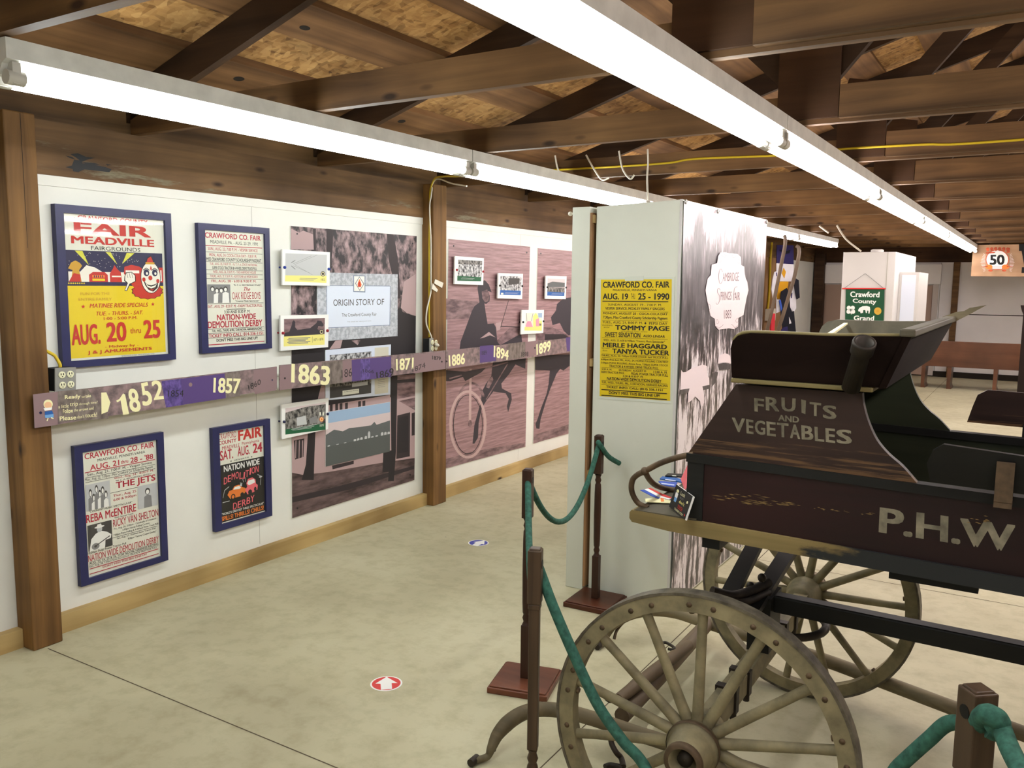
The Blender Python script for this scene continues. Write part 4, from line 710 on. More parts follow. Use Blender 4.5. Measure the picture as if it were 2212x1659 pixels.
# outlets and cables on the posts
def outlet(cor,X,label,dx,black):
    P=[atX(x,y,X) for x,y in cor]; t=thing('outlet_box',label,'outlet',V(X-dx,(P[0].y+P[1].y)/2,P[2].z))
    q=MB(); q.prism(P,(-.006,0,0),'outlet_steel'); cpl=bev(part('cover_plate',q,t),.003)
    y0,y1,z0,z1=P[0].y,P[1].y,P[2].z,P[0].z
    q=MB(); q.box(X-dx,X-.0065,y0+.004,y1-.004,z0+.004,z1-.004,black); part('box_body',q,t)
    for u in (.3,.7):
        for v in (.3,.72):
            y=y0+(y1-y0)*u; z=z1+(z0-z1)*v; q=MB(); r=(y1-y0)*.165
            q.lathe((X-.001,y,z),(1,0,0),[(r,0),(r,.004),(r*.9,.005),(.0001,.005)],'outlet_cream',16)
            for d in (-.35,.35): q.box(X+.0042,X+.0048,y+d*r-.0018,y+d*r+.0018,z-.001,z+.008,'black')
            q.box(X+.0042,X+.0048,y-.002,y+.002,z-.009,z-.005,'black'); part('socket',q,cpl)
    return t
outlet([(119,795),(164,793),(164,844),(119,846)],.136,'grey metal four-socket outlet box on the left timber post',.085,'box_black')
outlet([(928,731),(947,729),(947,760),(928,762)],.098,'grey outlet box with plugs on the cabled post',.06,'box_black')
b=MB(); p=atX(130,793,.11); b.tube(cr([V(.05,2.0,1.32),atX(113,765,.09),atX(122,774,.1),atX(129,786,.11),p],6),.007,'cable_yellow',8); solo('power_cable',b,'short yellow cable running into the left outlet box','cable')
yp=4.765
PY=[atZ(1020,380,2.17),atX(985,381,.75),atX(960,381,.5),atX(940,385,.22),atX(932,405,.085),atX(929,430,.075),atX(931,470,.075),atX(936,520,.07),atX(936,580,.07),atX(933,640,.07),atX(933,690,.07),atX(930,712,.07),atX(928,728,.07)]
PY=[p if i<4 else V(p.x,min(p.y,4.766),p.z) for i,p in enumerate(PY)]
b=MB(); b.tube(cr(PY,6),.0055,'cable_yellow',8); solo('power_cable',b,'yellow cable from the strip light down the cabled post','cable')
PW=[atX(1008,402,.7),atX(975,396,.5),atX(945,386,.24),atX(936,400,.095),atX(944,410,.095),atX(931,424,.09),atX(928,450,.085),atX(933,520,.085),atX(933,580,.085),atX(938,605,.085),atX(934,630,.085),atX(922,670,.085),atX(921,700,.085),atX(932,725,.085),atX(945,742,.1)]
PW=[p if i<3 else V(p.x,min(p.y,4.766),p.z) for i,p in enumerate(PW)]
t=thing('extension_cable','white cord with paper tags twisted down the cabled post','cable',V(.09,4.75,1.1))
b=MB(); b.tube(cr(PW,6),.005,'cable_white',8); part('cord',b,t)
for q in ([(940,603),(958,611),(955,622),(938,612)],[(935,612),(946,626),(944,631),(933,624)]):
    b=MB(); b.prism([atX(x,y,.106) for x,y in q],(-.002,0,0),'cable_white'); part('tag',b,t)
b=MB(); p=atX(943,744,.112); b.lathe(p-V(.01,0,0),(1,0,-.3),[(.001,0),(.012,0),(.014,.012),(.008,.03),(.001,.034)],'cable_white',12); part('plug',b,t)
# ================================================================== COLUMN, PARTITION, VINYL BANNER
A_,B_,C_,D_=V(1.784,3.885,0),V(2.24,3.865,0),V(2.252,5.25,0),V(1.784,5.25,0); HC=1.98; HB=1.996
t=thing('display_column','tall sage green display column with the yellow fair poster on its front','column',(2.05,4.4,0))
q=MB(); T_=[A_+V(0,0,HC),B_+V(0,0,HB),C_+V(0,0,HB),D_+V(0,0,HC)]; bq=[A_,B_,C_,D_]
q.add(bq+T_,[(3,2,1,0),(4,5,6,7),(0,1,5,4),(1,2,6,5),(2,3,7,6),(3,0,4,7)],'sage_panel'); bev(part('body',q,t),.004)
q=MB(); q.prism([B_+V(-.012,-.0012,HB-.0),B_+V(.001,-.0012,HB),B_+V(.001,-.0012,.0),B_+V(-.012,-.0012,0)],(0,-.001,0),'cabinet_white'); part('corner_bead',q,t)
t=thing('partition_wall_end','narrow sage green partition end left of the column, with a raw wood side','partition',(1.71,4.4,0))
q=MB(); q.box(1.657,1.756,3.87,5.3,0,HC,'sage_panel'); bev(part('panel',q,t),.003)
q=MB(); q.box(1.7565,1.768,3.872,5.3,.02,HC-.03,'plywood')
for z in (.6,1.18,1.9): q.box(1.7685,1.78,3.874,5.1,z,z+.04,'pine')
part('wood_side',q,t,'raw plywood inner side')
q=MB(); p=atY(1232,462,3.92); q.ball(p,.012,'cable_white'); q.tube([p,p+V(.03,0,0)],.006,'cable_white'); solo('wall_hook',q,'small white hook on the upper edge of the partition end','hook')
nF=V(-(A_.y-B_.y),-(B_.x-A_.x),0).normalized(); dF=nF.dot(A_)
fr_=lambda e:(lambda x,y:up(x,y,nF,dF+e))
SL_=[(1289,601),(1458,598),(1449,872),(1290,861)]
def ypost():
    m0=fr_(.002); q=MB(); q.prism([m0(*p) for p in SL_],nF*-.0015,'sleeve')
    z=lambda x,y:(1270+x/5.352,580+y/5.352); m1=fr_(.0026)
    c=[m1(*z(*p)) for p in ((150,128),(970,123),(950,1530),(135,1475))]
    A=Art(quadmap(*c),nF,.0); A.rect(0,0,1,1,'sign_yellow')
    rows(A,[('CRAWFORD CO. FAIR',.03,.97,.018,.07,BK,.05),('MEADVILLE, PENNSYLVANIA',.18,.8,.081,.1,BK,.03),('AUG. 19',.03,.4,.117,.168,BK,.05),('THRU',.44,.5,.118,.165,BK,0),('25 - 1990',.54,.97,.115,.168,BK,.05),('SUNDAY, AUGUST 19 - 7:00 P. M.',.11,.87,.202,.223,BK,.02),
     ('VESPER SERVICE, MOXLEY FAMILY SINGERS',.07,.91,.232,.258,BK,.03),('MONDAY, AUGUST 20 - COCA-COLA DAY',.04,.95,.276,.297,BK,.03),('7:30pm, Miss Crawford County Scholarship Pageant',.04,.95,.308,.337,BK,.03),('TUES., AUG. 21, 8:00 P. M.',.03,.61,.352,.374,BK,.02),('PEPSI DAY',.7,.95,.352,.374,BK,.02),
     ('"AN EVENING',.02,.18,.381,.393,BK,0),('WITH"',.05,.14,.4,.411,BK,0),('TOMMY PAGE',.22,.98,.384,.424,BK,.05),('WITH SPECIAL GUEST ARTISTS',.3,.68,.432,.438,BK,.02),('SWEET SENSATION',.07,.58,.445,.485,BK,.03),('ALSO LINEAR',.62,.92,.459,.479,BK,.03),
     ('WED., AUG. 22, 6:00 & 9:00pm, "Country Music Spectacular"',.05,.92,.505,.527,BK,.02),('MERLE HAGGARD',.04,.95,.535,.574,BK,.05),('With Special',.02,.14,.578,.59,BK,0),('Guest',.04,.11,.598,.608,BK,0),('TANYA TUCKER',.18,.98,.584,.625,BK,.05),('THURS., AUG. 23, 7:00pm SUPER STOCK 4x4 TRUCK PULL',.02,.97,.638,.657,BK,.02),
     ('6:00pm Area 6x6 FRI., AUG. 24, HORSE PULLING CONTEST',.02,.97,.672,.692,BK,.02),('5:00pm PONY PULLING, Arena Area, 7:00pm SUPER STOCK',.02,.97,.7,.72,BK,.02),('TRACTOR & 4-WHEEL DRIVE TRUCK PULL',.14,.84,.724,.744,BK,.02),('9:00 A. M.',.03,.18,.757,.773,BK,.01),('SATURDAY, AUGUST 25',.28,.67,.757,.775,BK,.02),('11:00 A. M.',.77,.96,.757,.775,BK,.02),
     ('FARM TRACTOR PULL',.02,.36,.78,.798,BK,.02),('PEDAL POWER TRACTOR PULL',.46,.97,.78,.8,BK,.02),('3:30 & 8:30 P. M.',.34,.63,.806,.822,BK,.02),('NATION-WIDE DEMOLITION DERBY',.11,.88,.829,.855,BK,.03),('TUE., WED., THURS., FRI., 12:00 NOON, HARNESS RACING',.03,.97,.868,.888,BK,.02),
     ('TICKET INFO. CALL: (814) 336-1151',.1,.9,.905,.93,BK,.03),("DON'T MISS THIS BIG LINE UP!",.14,.86,.95,.975,BK,.03)])
    A.poly([(.65,.352),(.665,.363),(.65,.374),(.635,.363)],BK)
    for v,w in ((.183,.006),(.268,.002),(.344,.002),(.492,.002),(.633,.002),(.664,.002),(.749,.002),(.861,.002),(.897,.002),(.941,.007),(.99,.007)): R_(A,v,.03,.96,w,BK)
    t=thing('paper_poster','yellow paper fair poster in a clear sleeve on the sage column','poster',(m0(1375,861))); part('sleeve',q,t); part('print',A.mb,t)
    q=MB(); q.prism([fr_(.004)(*p) for p in ((1350,598),(1390,596),(1390,606),(1350,607))],nF*-.001,'sleeve'); part('tape',q,t)
ypost()
# vinyl banner on the right face
nR=V(C_.y-B_.y,-(C_.x-B_.x),0).normalized(); dR=nR.dot(B_)
mR=lambda e:(lambda x,y:up(x,y,nR,dR+e))
VB=[(1476,430),(1655,472),(1640,1218),(1462,1280)]
P0=B_+nR*.004+V(0,.003,0); P1=C_+nR*.004; P1.y=5.235
t=thing('vinyl_banner','large black and white vinyl banner reading Cambridge Springs Fair on the column side','banner',(2.26,4.55,.02))
q=MB(); nx,nz=24,10; g=[]
for j in range(nz+1):
    for i in range(nx+1):
        u=i/nx; v=j/nz; p=P0.lerp(P1,u); w=.0025*math.sin(u*19+v*3)*math.sin(v*3.1)+.002*math.sin(v*11+u*4); g.append(V(p.x,p.y,.02+(HB-.025)*v)+nR*(w+.004))
q.add(g,[(j*(nx+1)+i,j*(nx+1)+i+1,(j+1)*(nx+1)+i+1,(j+1)*(nx+1)+i) for j in range(nz) for i in range(nx)],'vinyl_print',True); part('sheet',q,t)
A=Art(mR(.0115),nR); zb=lambda x,y:(1460+x/4.877,420+y/4.877); zB=lambda L:[zb(*p) for p in L]; zc=lambda L:[(1220+x/2.765,400+y/2.765) for x,y in L]
A.poly(zc([(695,1103),(706,1118),(724,1116),(760,1092),(822,1072),(852,1080),(882,1094),(886,1120),(872,1150),(878,1188),(820,1204),(760,1212),(690,1222)]),'plaque_pink'); A.poly(zc([(690,1224),(800,1206),(866,1192),(896,1112),(916,1118),(900,1180),(868,1216),(690,1250)]),'vinyl_dark')
A.poly(zc([(735,1300),(738,1240),(750,1198),(776,1178),(800,1180),(822,1202),(832,1250),(832,1300),(815,1340),(808,1290),(780,1262),(752,1290)]),'plaque_pink'); A.poly(zc([(914,1066),(918,1040),(932,1014),(956,1004),(978,1010),(990,1026),(992,1066),(950,1058)]),'plaque_pink'); A.poly(zc([(918,1070),(950,1062),(992,1070),(988,1100),(924,1104)]),'vinyl_dark')
A.poly(zB([(445,650),(470,612),(520,608),(560,620),(600,622),(650,628),(685,660),(688,745),(720,760),(725,830),(735,885),(752,920),(765,1010),(742,1100),(728,1180),(712,1270),(660,1300),(655,1390),(610,1420),(560,1410),(520,1415),(450,1425),(415,1385),(410,1310),(365,1280),(345,1180),(330,1120),(312,1010),(335,885),(368,850),(378,740),(435,725)]),'plaque_pink')
for (cx,cy,sx) in ((460,690,1),(665,700,-1),(435,1335,1),(645,1320,-1)):
    A.line([zb(cx+sx*18*math.cos(a*.5)*(1-a*.05),cy+34*math.sin(a*.5)*(1-a*.05)) for a in range(14)],.5,'script_grey')
for L in ([(475,640),(500,655),(520,665),(530,640),(510,630)],[(640,650),(615,665),(595,665),(590,640),(610,632)],[(420,1385),(450,1410),(480,1390),(500,1370)],[(650,1380),(620,1405),(595,1375),(580,1370)],[(335,1150),(360,1165),(362,1200),(345,1220)]): A.line(zB(L),.6,'script_grey')
for s,Q in (('AMBRIDGE',[(492,825),(662,820),(660,912),(492,912)]),('PRINGS',[(470,1025),(585,1022),(583,1110),(470,1115)]),('AIR',[(615,1030),(675,1028),(672,1112),(615,1112)]),('1883',[(505,1220),(582,1215),(580,1305),(507,1310)])): A.text(s,0,0,0,0,'script_grey',0,0,0,zB(Q))
for L in ([(488,815),(478,788),(462,790),(451,830),(449,880),(456,925),(470,940),(486,915)],[(465,1010),(452,990),(436,1000),(434,1030),(452,1060),(458,1100),(446,1145),(428,1158),(418,1140)],[(645,972),(622,978),(612,1000),(606,1060),(600,1118)],[(603,1050),(628,1046)]): A.line(cr([V(*zb(*p),0) for p in L],4) and [(q.x,q.y) for q in cr([V(*zb(*p),0) for p in L],4)],.75,'script_grey')
part('print',A.mb,t)
for x,y in ((97,78),(437,178),(950,292)):
    q=MB(); q.lathe(mR(.012)(*zb(x,y)),nR,[(.011,0),(.011,.008),(.005,.009),(.0045,.006)],'outlet_steel',14); part('grommet',q,t)
# ================================================================== FLOOR STICKERS
def sticker(c,col,arrow,label):
    o=atZ(*c,0); q=MB(); ring=lambda r:[V(o.x+r*math.cos(k*math.pi/18),o.y+r*math.sin(k*math.pi/18),.0009) for k in range(36)]
    q.prism(ring(.064),(0,0,.0004),'white'); q.face([p+V(0,0,.0006) for p in ring(.057)],col)
    P=[atZ(x,y,.0018) for x,y in arrow]; n=(P[1]-P[0]).cross(P[2]-P[0])
    sgn=sum((P[i].x*P[(i+1)%len(P)].y-P[(i+1)%len(P)].x*P[i].y) for i in range(len(P)))
    q.face(P if sgn>0 else P[::-1],'white'); solo('floor_sticker',q,label,'sticker')
sticker((834.5,1477),'dot_red',[(835,1462),(859,1475.5),(846,1475.5),(847,1488),(823,1490),(822,1477),(811,1476.5)],'round red floor sticker with a white arrow, nearest the front')
sticker((1033.5,1173),'dot_blue',[(1047,1167),(1046,1176),(1040.5,1175),(1031,1180),(1019,1178),(1028,1172),(1022.5,1171)],'round blue floor sticker with a white arrow near the sage partition')
# ================================================================== WAGON
YN,YF_=2.23,3.14; XE=4.95
def zw(x,y): return (1350+x/2.552,640+y/2.552)
tl_=lambda x:-.014*(x-2.9)
wg=thing('delivery_wagon','antique dark maroon wagon lettered FRUITS AND VEGETABLES, roped off on the right','wagon',(3.75,2.685,0))
def strip(x0,x1,y0,y1,z0,z1,mat,name,label=None,bw=.003,art=None):
    q=MB(); q.prism([(x0,y0,z0+tl_(x0)),(x1,y0,z0+tl_(x1)),(x1,y0,z1+tl_(x1)),(x0,y0,z1+tl_(x0))],(0,y1-y0,0),mat)
    if art:
        k=len(q.v); q.v+=art.v
        for f in art.f: q.f.append([k+j for j in f]); q.m.append(q.mi(art.mats[0])); q.sm.append(False)
    return bev(part(name,q,wg,label),bw)
A=Art(lambda u,v:atY(u,v,YN-.0006),(0,-1,0),.0002); random.seed(11)
for k in range(70):
    x=random.choice([random.uniform(470,900),random.uniform(540,780),random.uniform(700,1390)]); y=1093+(x-470)*.118+random.gauss(6,13)*(1 if x<800 else .45); L=random.uniform(14,70)*(1 if x<900 else .6); h=random.uniform(.8,3.4)
    A.poly([zw(x,y),zw(x+L*.5,y+L*.06-h),zw(x+L,y+L*.13),zw(x+L*.6,y+L*.08+h)],'paint_wear')
for k in range(12):
    x=random.uniform(1880,2000); y=1195+random.uniform(0,55); A.poly([zw(x,y),zw(x+12,y-1),zw(x+26,y+5),zw(x+10,y+4)],'paint_wear')
WEAR=A.mb
for s,(a,c) in enumerate(((YN,YN+.022),(YF_-.022,YF_))):
    o=strip(2.905,XE,a,c,.949,1.114,'wagon_maroon' if s==0 else 'wagon_green','side_panel','maroon side board lettered P.H.W' if s==0 else None,art=WEAR if s==0 else None)
    strip(2.895,XE,a-.008,c+.008,1.113,1.137,'wagon_black','top_rail')
    q=MB(); pts=[(2.74,.918),(2.732,.928),(2.732,.945),(2.738,.953),(XE,.949+tl_(XE)),(XE,.909+tl_(XE)),(2.85,.909)]; y0=YN-.012 if s==0 else YF_-.03; q.prism([(x,y0,z) for x,z in pts],(0,.045,0),'wagon_sill'); bev(part('sill',q,wg,'olive sill with flaking paint'),.003)
    strip(2.898,2.945,a-.004,c+.004,.949,1.113,'wagon_black','corner_post')
A=Art(lambda u,v:atY(u,v,YN-.0006),(0,-1,0),.0002)
A.text('P.H.W',0,0,0,0,'wagon_letter',.05,0,0,[zw(*p) for p in ((1405,1163),(2152,1262),(2152,1415),(1398,1302))]); part('lettering',A.mb,wg,'faded cream painted letters')
strip(2.95,XE-.02,YN+.03,YF_-.03,.915,.935,'wagon_green','floor_board')
q=MB(); q.prism([(2.738,YN-.01,.93),(2.93,YN-.01,.93),(2.93,YN-.01,.956),(2.745,YN-.01,.954)],(0,YF_-YN,0),'wagon_grey'); bev(part('toe_board',q,wg),.004)
q=MB(); q.box(2.908,2.928,YN+.024,YF_-.024,.957,1.135,'wagon_maroon'); part('front_board',q,wg)
q=MB(); q.box(XE-.02,XE,YN+.024,YF_-.024,.94,1.1,'wagon_maroon'); part('tail_board',q,wg)
# seat riser panels
prof=[zw(*p) for p in ((375,868),(612,485),(1308,540),(1315,600),(1340,690),(1385,790),(1450,870),(1530,940),(1612,992))]
prof=[atY(x,y,YN) for x,y in prof]; prof[0]=V(2.898,YN,1.137); prof[-1].z=1.137+tl_(prof[-1].x); prof=prof[:2]+[V(prof[2].x,YN,prof[1].z)]+prof[3:]
pc=prof[:2]+cr(prof[2:],4)
for s in (0,1):
    y0=YN if s==0 else YF_-.02
    q=MB(); q.prism([(p.x,y0,p.z) for p in pc],(0,.02,0),'wagon_worn' if s==0 else 'wagon_green'); o=part('seat_riser',q,wg,'worn brown riser lettered FRUITS AND VEGETABLES' if s==0 else 'dark green inner face'); 
    if s==0:
        q=MB(); q.prism([(p.x,y0+.0205,p.z) for p in pc],(0,.004,0),'wagon_green'); part('lining',q,o)
        A=Art(lambda u,v:atY(u,v,YN-.0006),(0,-1,0),.0002)
        xs=[712,775,862,950,1018,1090,1176]; 
        for k,ch in enumerate('FRUITS'):
            a0,a1=(xs[k],xs[k+1]-8) if ch!='I' else (972,998); t0_=554+[6,0,3,14,28,44][k]; A.text(ch,0,0,0,0,'wagon_letter',.045,0,0,[zw(*p) for p in ((a0,t0_),(a1,t0_+7),(a1-3,t0_+82),(a0+2,t0_+74))])
        A.text('AND',0,0,0,0,'wagon_letter',.05,0,0,[zw(*p) for p in ((845,652),(960,664),(960,698),(845,686))])
        xs=[590,668,715,780,838,908,972,1045,1105,1165,1258] ; ch='VEGETABLES'
        for k in range(10): a0,a1=xs[k],xs[k+1]-6; tt=668+74*(a0-590)/668; A.text(ch[k],0,0,0,0,'wagon_letter',.045,0,0,[zw(*p) for p in ((a0,tt),(a1,tt+6),(a1,tt+84),(a0+3,tt+78))])
        part('lettering',A.mb,o,'faded cream painted letters')
q=MB(); q.prism([(2.915,YN+.022,1.137),(2.935,YN+.022,1.137),(3.04,YN+.022,1.33),(3.022,YN+.022,1.335)],(0,YF_-YN-.044,0),'wagon_worn'); part('riser_front',q,wg)
# seat
q=MB(); q.box(3.022,3.37,YN-.045,YF_+.035,1.346,1.3575,'wagon_olive'); st=bev(part('seat_board',q,wg),.003)
zs=lambda x,y:(1560+x/3.814,640+y/3.814)
def sidepts(f): 
    out=[]
    for (x,y,tp) in ((80,645,0),(70,430,.7),(85,370,.85),(130,325,.95),(230,303,1),(600,316,1),(900,328,1),(1545,332,1),(1330,768,0)):
        p=atY(*zs(x,y),2.195-.06*tp); out.append(V(p.x,f(tp),p.z))
    return out
for s in (0,1):
    P=sidepts((lambda tp:2.195-.06*tp) if s==0 else (lambda tp:3.165+.06*tp)); P[0].z=P[-1].z=1.358
    q=MB(); q.prism(P,(0,.018 if s==0 else -.018,0),'wagon_seat_dark' if s==0 else 'wagon_grey'); bev(part('seat_side',q,wg),.002)
    if s==0:
        q=MB(); L=cr([p+V(0,.009,.002) for p in P[2:8]],5); q.tube(L,.005,'wagon_olive',6,True); part('edge_bead',q,wg)
bt0,bt1=P[7]+V(-.012,-.075,0),P[7]+V(-.012,.022,0); bb0,bb1=P[8]+V(-.012,0,-.004),P[8]+V(-.012,0,-.004); bt0.y,bt1.y,bb0.y,bb1.y=2.13,3.23,2.19,3.17
q=MB(); q.prism([bb0,bb1,bt1,bt0],(.018,0,.004),'wagon_seat_dark'); bev(part('seat_back',q,wg),.003)
q=MB(); q.beam(bt0+V(.008,-.005,.008),bt1+V(.008,.02,.008),.034,.018,'wagon_grey'); bev(part('seat_back_rail',q,wg),.004)
q=MB(); a=atY(2035,692,3.2); e=atY(2131,659,3.2); d=(e-a); n=V(0,0,1)
q.prism([a-n*.018,a+d*.3-n*.02,a+d*.62-n*.012,e,a+d*.62+n*.01,a+d*.5+n*.006,a+d*.3+n*.012,a+n*.012],(0,.016,0),'shaft_wood'); part('seat_arm',q,wg,'pale pointed arm rail')
q=MB(); q.beam(atY(1790,724,2.16),atY(1827,699,3.19),.012,.006,'cream'); part('seat_strip',q,wg)
q=MB(); a=atY(1838,838,2.165); e=atY(1868,738,2.085); L=(e-a).length
q.lathe(a,e-a,[(.001,0),(.022,0),(.021,L*.75),(.026,L*.78),(.027,L*.95),(.026,L),(.019,L),(.018,L*.6),(.001,L*.6)],'iron_dark',18); part('whip_socket',q,wg,'dark hollow tube')
# wing boards
q=MB(); q.prism([(3.506,2.2,1.142),(3.497,2.19,1.188),(3.508,2.185,1.22),(3.53,2.18,1.238),(3.7,2.18,1.228),(4.9,2.18,1.205),(4.9,2.2,1.125)],(0,.018,0),'wagon_black'); bev(part('wing_board',q,wg),.003)
q=MB(); q.prism([(3.517,3.2,1.152),(3.53,3.2,1.205),(3.542,3.2,1.245),(3.57,3.2,1.264),(3.68,3.2,1.262),(4.9,3.2,1.24),(4.9,3.2,1.13)],(0,.018,0),'wagon_worn'); bev(part('wing_board',q,wg),.003)
for x in (3.658,4.4):
    q=MB(); q.box(x-.018,x+.018,2.168,2.18,1.12,1.212,'iron_rust'); q.box(x-.018,x+.018,2.168,2.222,1.108,1.121,'iron_rust'); part('strap',q,wg)
    q=MB(); q.box(x+.02,x+.056,3.145,3.199,1.1,1.16,'wagon_black'); part('strap',q,wg)
# dash rail
q=MB(); P=[(1400,1097,2.27),(1378,1086,2.27),(1365,1062,2.26),(1366,1038,2.25),(1378,1025,2.245),(1393,1018,2.24),(1425,1001,2.235),(1460,989,2.232),(1499,981,2.232)]
q.tube(cr([atY(*p) for p in P],6),.0085,'iron_rust',10); D=atY(1393,1018,2.24); q.ball(D,.013,'iron_rust')
q.tube(cr([D,atY(1403,1036,2.3),atY(1418,1049,2.36),atZ(1440,1056,.965),atZ(1470,1060,.962)],6),.0085,'iron_rust',10); part('dash_rail',q,wg)
# under gear
q=MB(); q.beam((3.04,2.685,.592),(4.62,2.685,.585),.052,.056,'wagon_black'); bev(part('reach_pole',q,wg),.006)
for x in (3.005,4.6):
    q=MB(); q.beam((x,2.11,.408),(x,3.27,.408),.05,.062,'wheel_wood'); 
    for y in (2.33,2.46,2.9,3.04): q.box(x-.032,x+.032,y-.014,y+.014,.37,.446,'iron_dark'); q.tube([(x+.02,y,.35),(x+.02,y,.37)],.01,'iron_dark',8)
    for y,d in ((2.13,-1),(3.24,1)): q.lathe((x,y,.408),(0,d,0),[(.032,-.06),(.03,0),(.024,.05)],'iron_rust',14)
    part('axle',q,wg)
for (p,r,x) in (((2.93,2.49,.605),(2.9,3.08,.735),0),((3.008,2.5,.60),(3.02,3.02,.7),1)):
    q=MB(); q.beam(p,r,.052,.022,'wagon_black'); part('spring_bar',q,wg)
q=MB(); P=[atY(1538,1277,2.45),atY(1581,1287,2.5),atY(1622,1277,2.58),atY(1660,1258,2.66)]; q.tube(cr(P,5),.016,'iron_dark',8); P=[atY(1560,1298,2.45),atY(1610,1300,2.52),atY(1660,1280,2.64)]; q.tube(cr(P,5),.012,'iron_dark',8)
for x,y in ((1622,1266),(1646,1248)): q.ball(atY(x,y,2.6),.014,'iron_dark')
part('leaf_spring',q,wg)
q=MB(); q.box(2.975,3.045,2.62,2.75,.44,.62,'wagon_black'); part('bolster',q,wg)
q=MB(); q.tube([V(3.06+.14*math.cos(k*math.pi/12),2.685+.14*math.sin(k*math.pi/12),.535) for k in range(25)],.013,'iron_dark',8,False); part('fifth_wheel',q,wg)
0 and q.tube(cr([(3.02,2.4,.88),(2.97,2.42,.75),(2.99,2.55,.62),(3.02,2.68,.58)],6),.012,'iron_dark',8)
q=MB(); q.box(3.0,3.4,YN+.06,YF_-.06,.885,.908,'wagon_black'); q.box(3.42,3.62,YN+.05,YF_-.05,.865,.905,'wagon_black'); part('cross_bearer',q,wg)
for x in (2.9,): 
    q=MB(); q.box(2.94,2.99,YN+.02,YF_-.02,.87,.909,'wagon_black'); part('cross_bearer',q,wg)
def wheel(cx,cy,R,yaw,near,ns=14,phase=0.1):
    sg=-1 if near else 1
    ax=V(-math.sin(yaw),math.cos(yaw),0)*sg   # outward
    ex=V(math.cos(yaw),math.sin(yaw),0); c=V(cx,cy,R)
    def ringsec(q,r0,r1,w0,w1,mat,n=72):
        vs=[]
        for k in range(n):
            a=2*math.pi*k/n; d=ex*math.cos(a)+V(0,0,1)*math.sin(a)
            for (r,w) in ((r0,w0),(r1,w0),(r1,w1),(r0,w1)): vs.append(c+d*r+ax*w)
        for k in range(n):
            m=(k+1)%n
            for j,sm in ((0,False),(1,True),(2,False),(3,True)):
                a,b_=k*4+j,k*4+(j+1)%4; e,f=m*4+(j+1)%4,m*4+j
                F=[vs[a],vs[b_],vs[e],vs[f]]
                q.face(F if sg<0 else F[::-1],mat,False)
    q=MB(); ringsec(q,R-.05,R-.0075,-.019,.019,'wheel_wood')
    for k in range(ns):
        for d in (-.085,.085):
            a=phase+2*math.pi*k/ns+d; p=c+(ex*math.cos(a)+V(0,0,1)*math.sin(a))*(R-.03)+ax*.018
            q.lathe(p,ax,[(.0075,0),(.0075,.003),(.0001,.004)],'iron_rust',8)
            p=c+(ex*math.cos(a)+V(0,0,1)*math.sin(a))*(R-.05); 
            if k%3==0 and d>0: q.lathe(p+(ex*math.cos(a)+V(0,0,1)*math.sin(a))*.002,-(ex*math.cos(a)+V(0,0,1)*math.sin(a)),[(.008,0),(.008,.01),(.0001,.011)],'iron_rust',8)
    w=part('wheel',q,wg)
    q=MB(); ringsec(q,R-.0074,R,-.021,.021,'tyre_iron'); part('tyre',q,w)
    q=MB(); q.lathe(c,ax,[(.001,-.1),(.042,-.1),(.05,-.09),(.062,-.035),(.066,-.03),(.066,.03),(.07,.032),(.07,.044),(.062,.046),(.06,.06),(.05,.11),(.048,.122),(.038,.122),(.034,.115),(.03,.08),(.001,.08)],'wheel_wood',28)
    q.lathe(c,ax,[(.0705,.03),(.0715,.031),(.0715,.045),(.0705,.046)],'iron_rust',28); q.lathe(c,ax,[(.0495,.108),(.0512,.11),(.049,.1235),(.037,.1235)],'iron_rust',28); q.lathe(c,ax,[(.02,.08),(.02,.105),(.001,.107)],'iron_dark',14); part('hub',q,w)
    for k in range(ns):
        a=phase+2*math.pi*k/ns; d=ex*math.cos(a)+V(0,0,1)*math.sin(a)
        q=MB(); q.tube([c+d*.055+ax*.006,c+d*.1+ax*.006,c+d*.2+ax*.003,c+d*(R-.1),c+d*(R-.048)],[.017,.0155,.0145,.0135,.0145],'wheel_wood',10,False,.86); part('spoke',q,w)
    return w
wheel(3.011,2.062,.405,.035,True,14,math.radians(12.5))
wheel(2.999,3.326,.412,-.049,False,14,math.radians(4))
wheel(4.6,2.062,.46,0,True,14); wheel(4.6,3.326,.46,0,False,14)
# detached shafts on the floor
sh=thing('wagon_shafts','pair of detached wooden wagon shafts with a crossbar lying under the wagon','wagon shafts',(3.2,2.9,0))
def zf(x,y): return (1000+x/3.16,1150+y/3.16)
def zg(x,y): return (1500+x/3.107,1130+y/3.107)
PA=[(75,1558,.016),(165,1532,.018),(195,1470,.045),(240,1375,.08),(325,1285,.11),(425,1228,.125),(540,1208,.125),(700,1222,.122),(900,1275,.12),(1150,1360,.12),(1430,1450,.12)]
PA=[atZ(*zf(x,y),z) for x,y,z in PA]; d=(PA[-1]-PA[-3]).normalized(); PA.append(PA[-1]+d*.5); PA.append(PA[-1]+d*1.1)
q=MB(); L=cr(PA,6); q.tube(L,[.012 if i<8 else .012+.014*min(1,(i-8)/14) for i in range(len(L))],'shaft_wood',10); a=PA[0]; q.tube([a+V(0,-.02,.0),a+V(0,.02,.0)],.014,'iron_dark',10)
for i in (14,24,44): 
    if i<len(L): q.ball(L[i]-V(0,0,.02),.011,'iron_dark')
part('shaft',q,sh)
PBp=[(928,772,.016),(968,748,.02),(985,695,.05),(1020,635,.09),(1090,580,.12),(1180,548,.13),(1300,532,.13),(1450,548,.125),(1600,595,.12),(1780,655,.12)]
PBp=[atZ(*zf(x,y),z) for x,y,z in PBp]+[atZ(*zg(x,y),.12) for x,y in ((800,895),(1200,1040),(1800,1265),(2212,1415))]; d=(PBp[-1]-PBp[-2]).normalized(); PBp.append(PBp[-1]+d*.8)
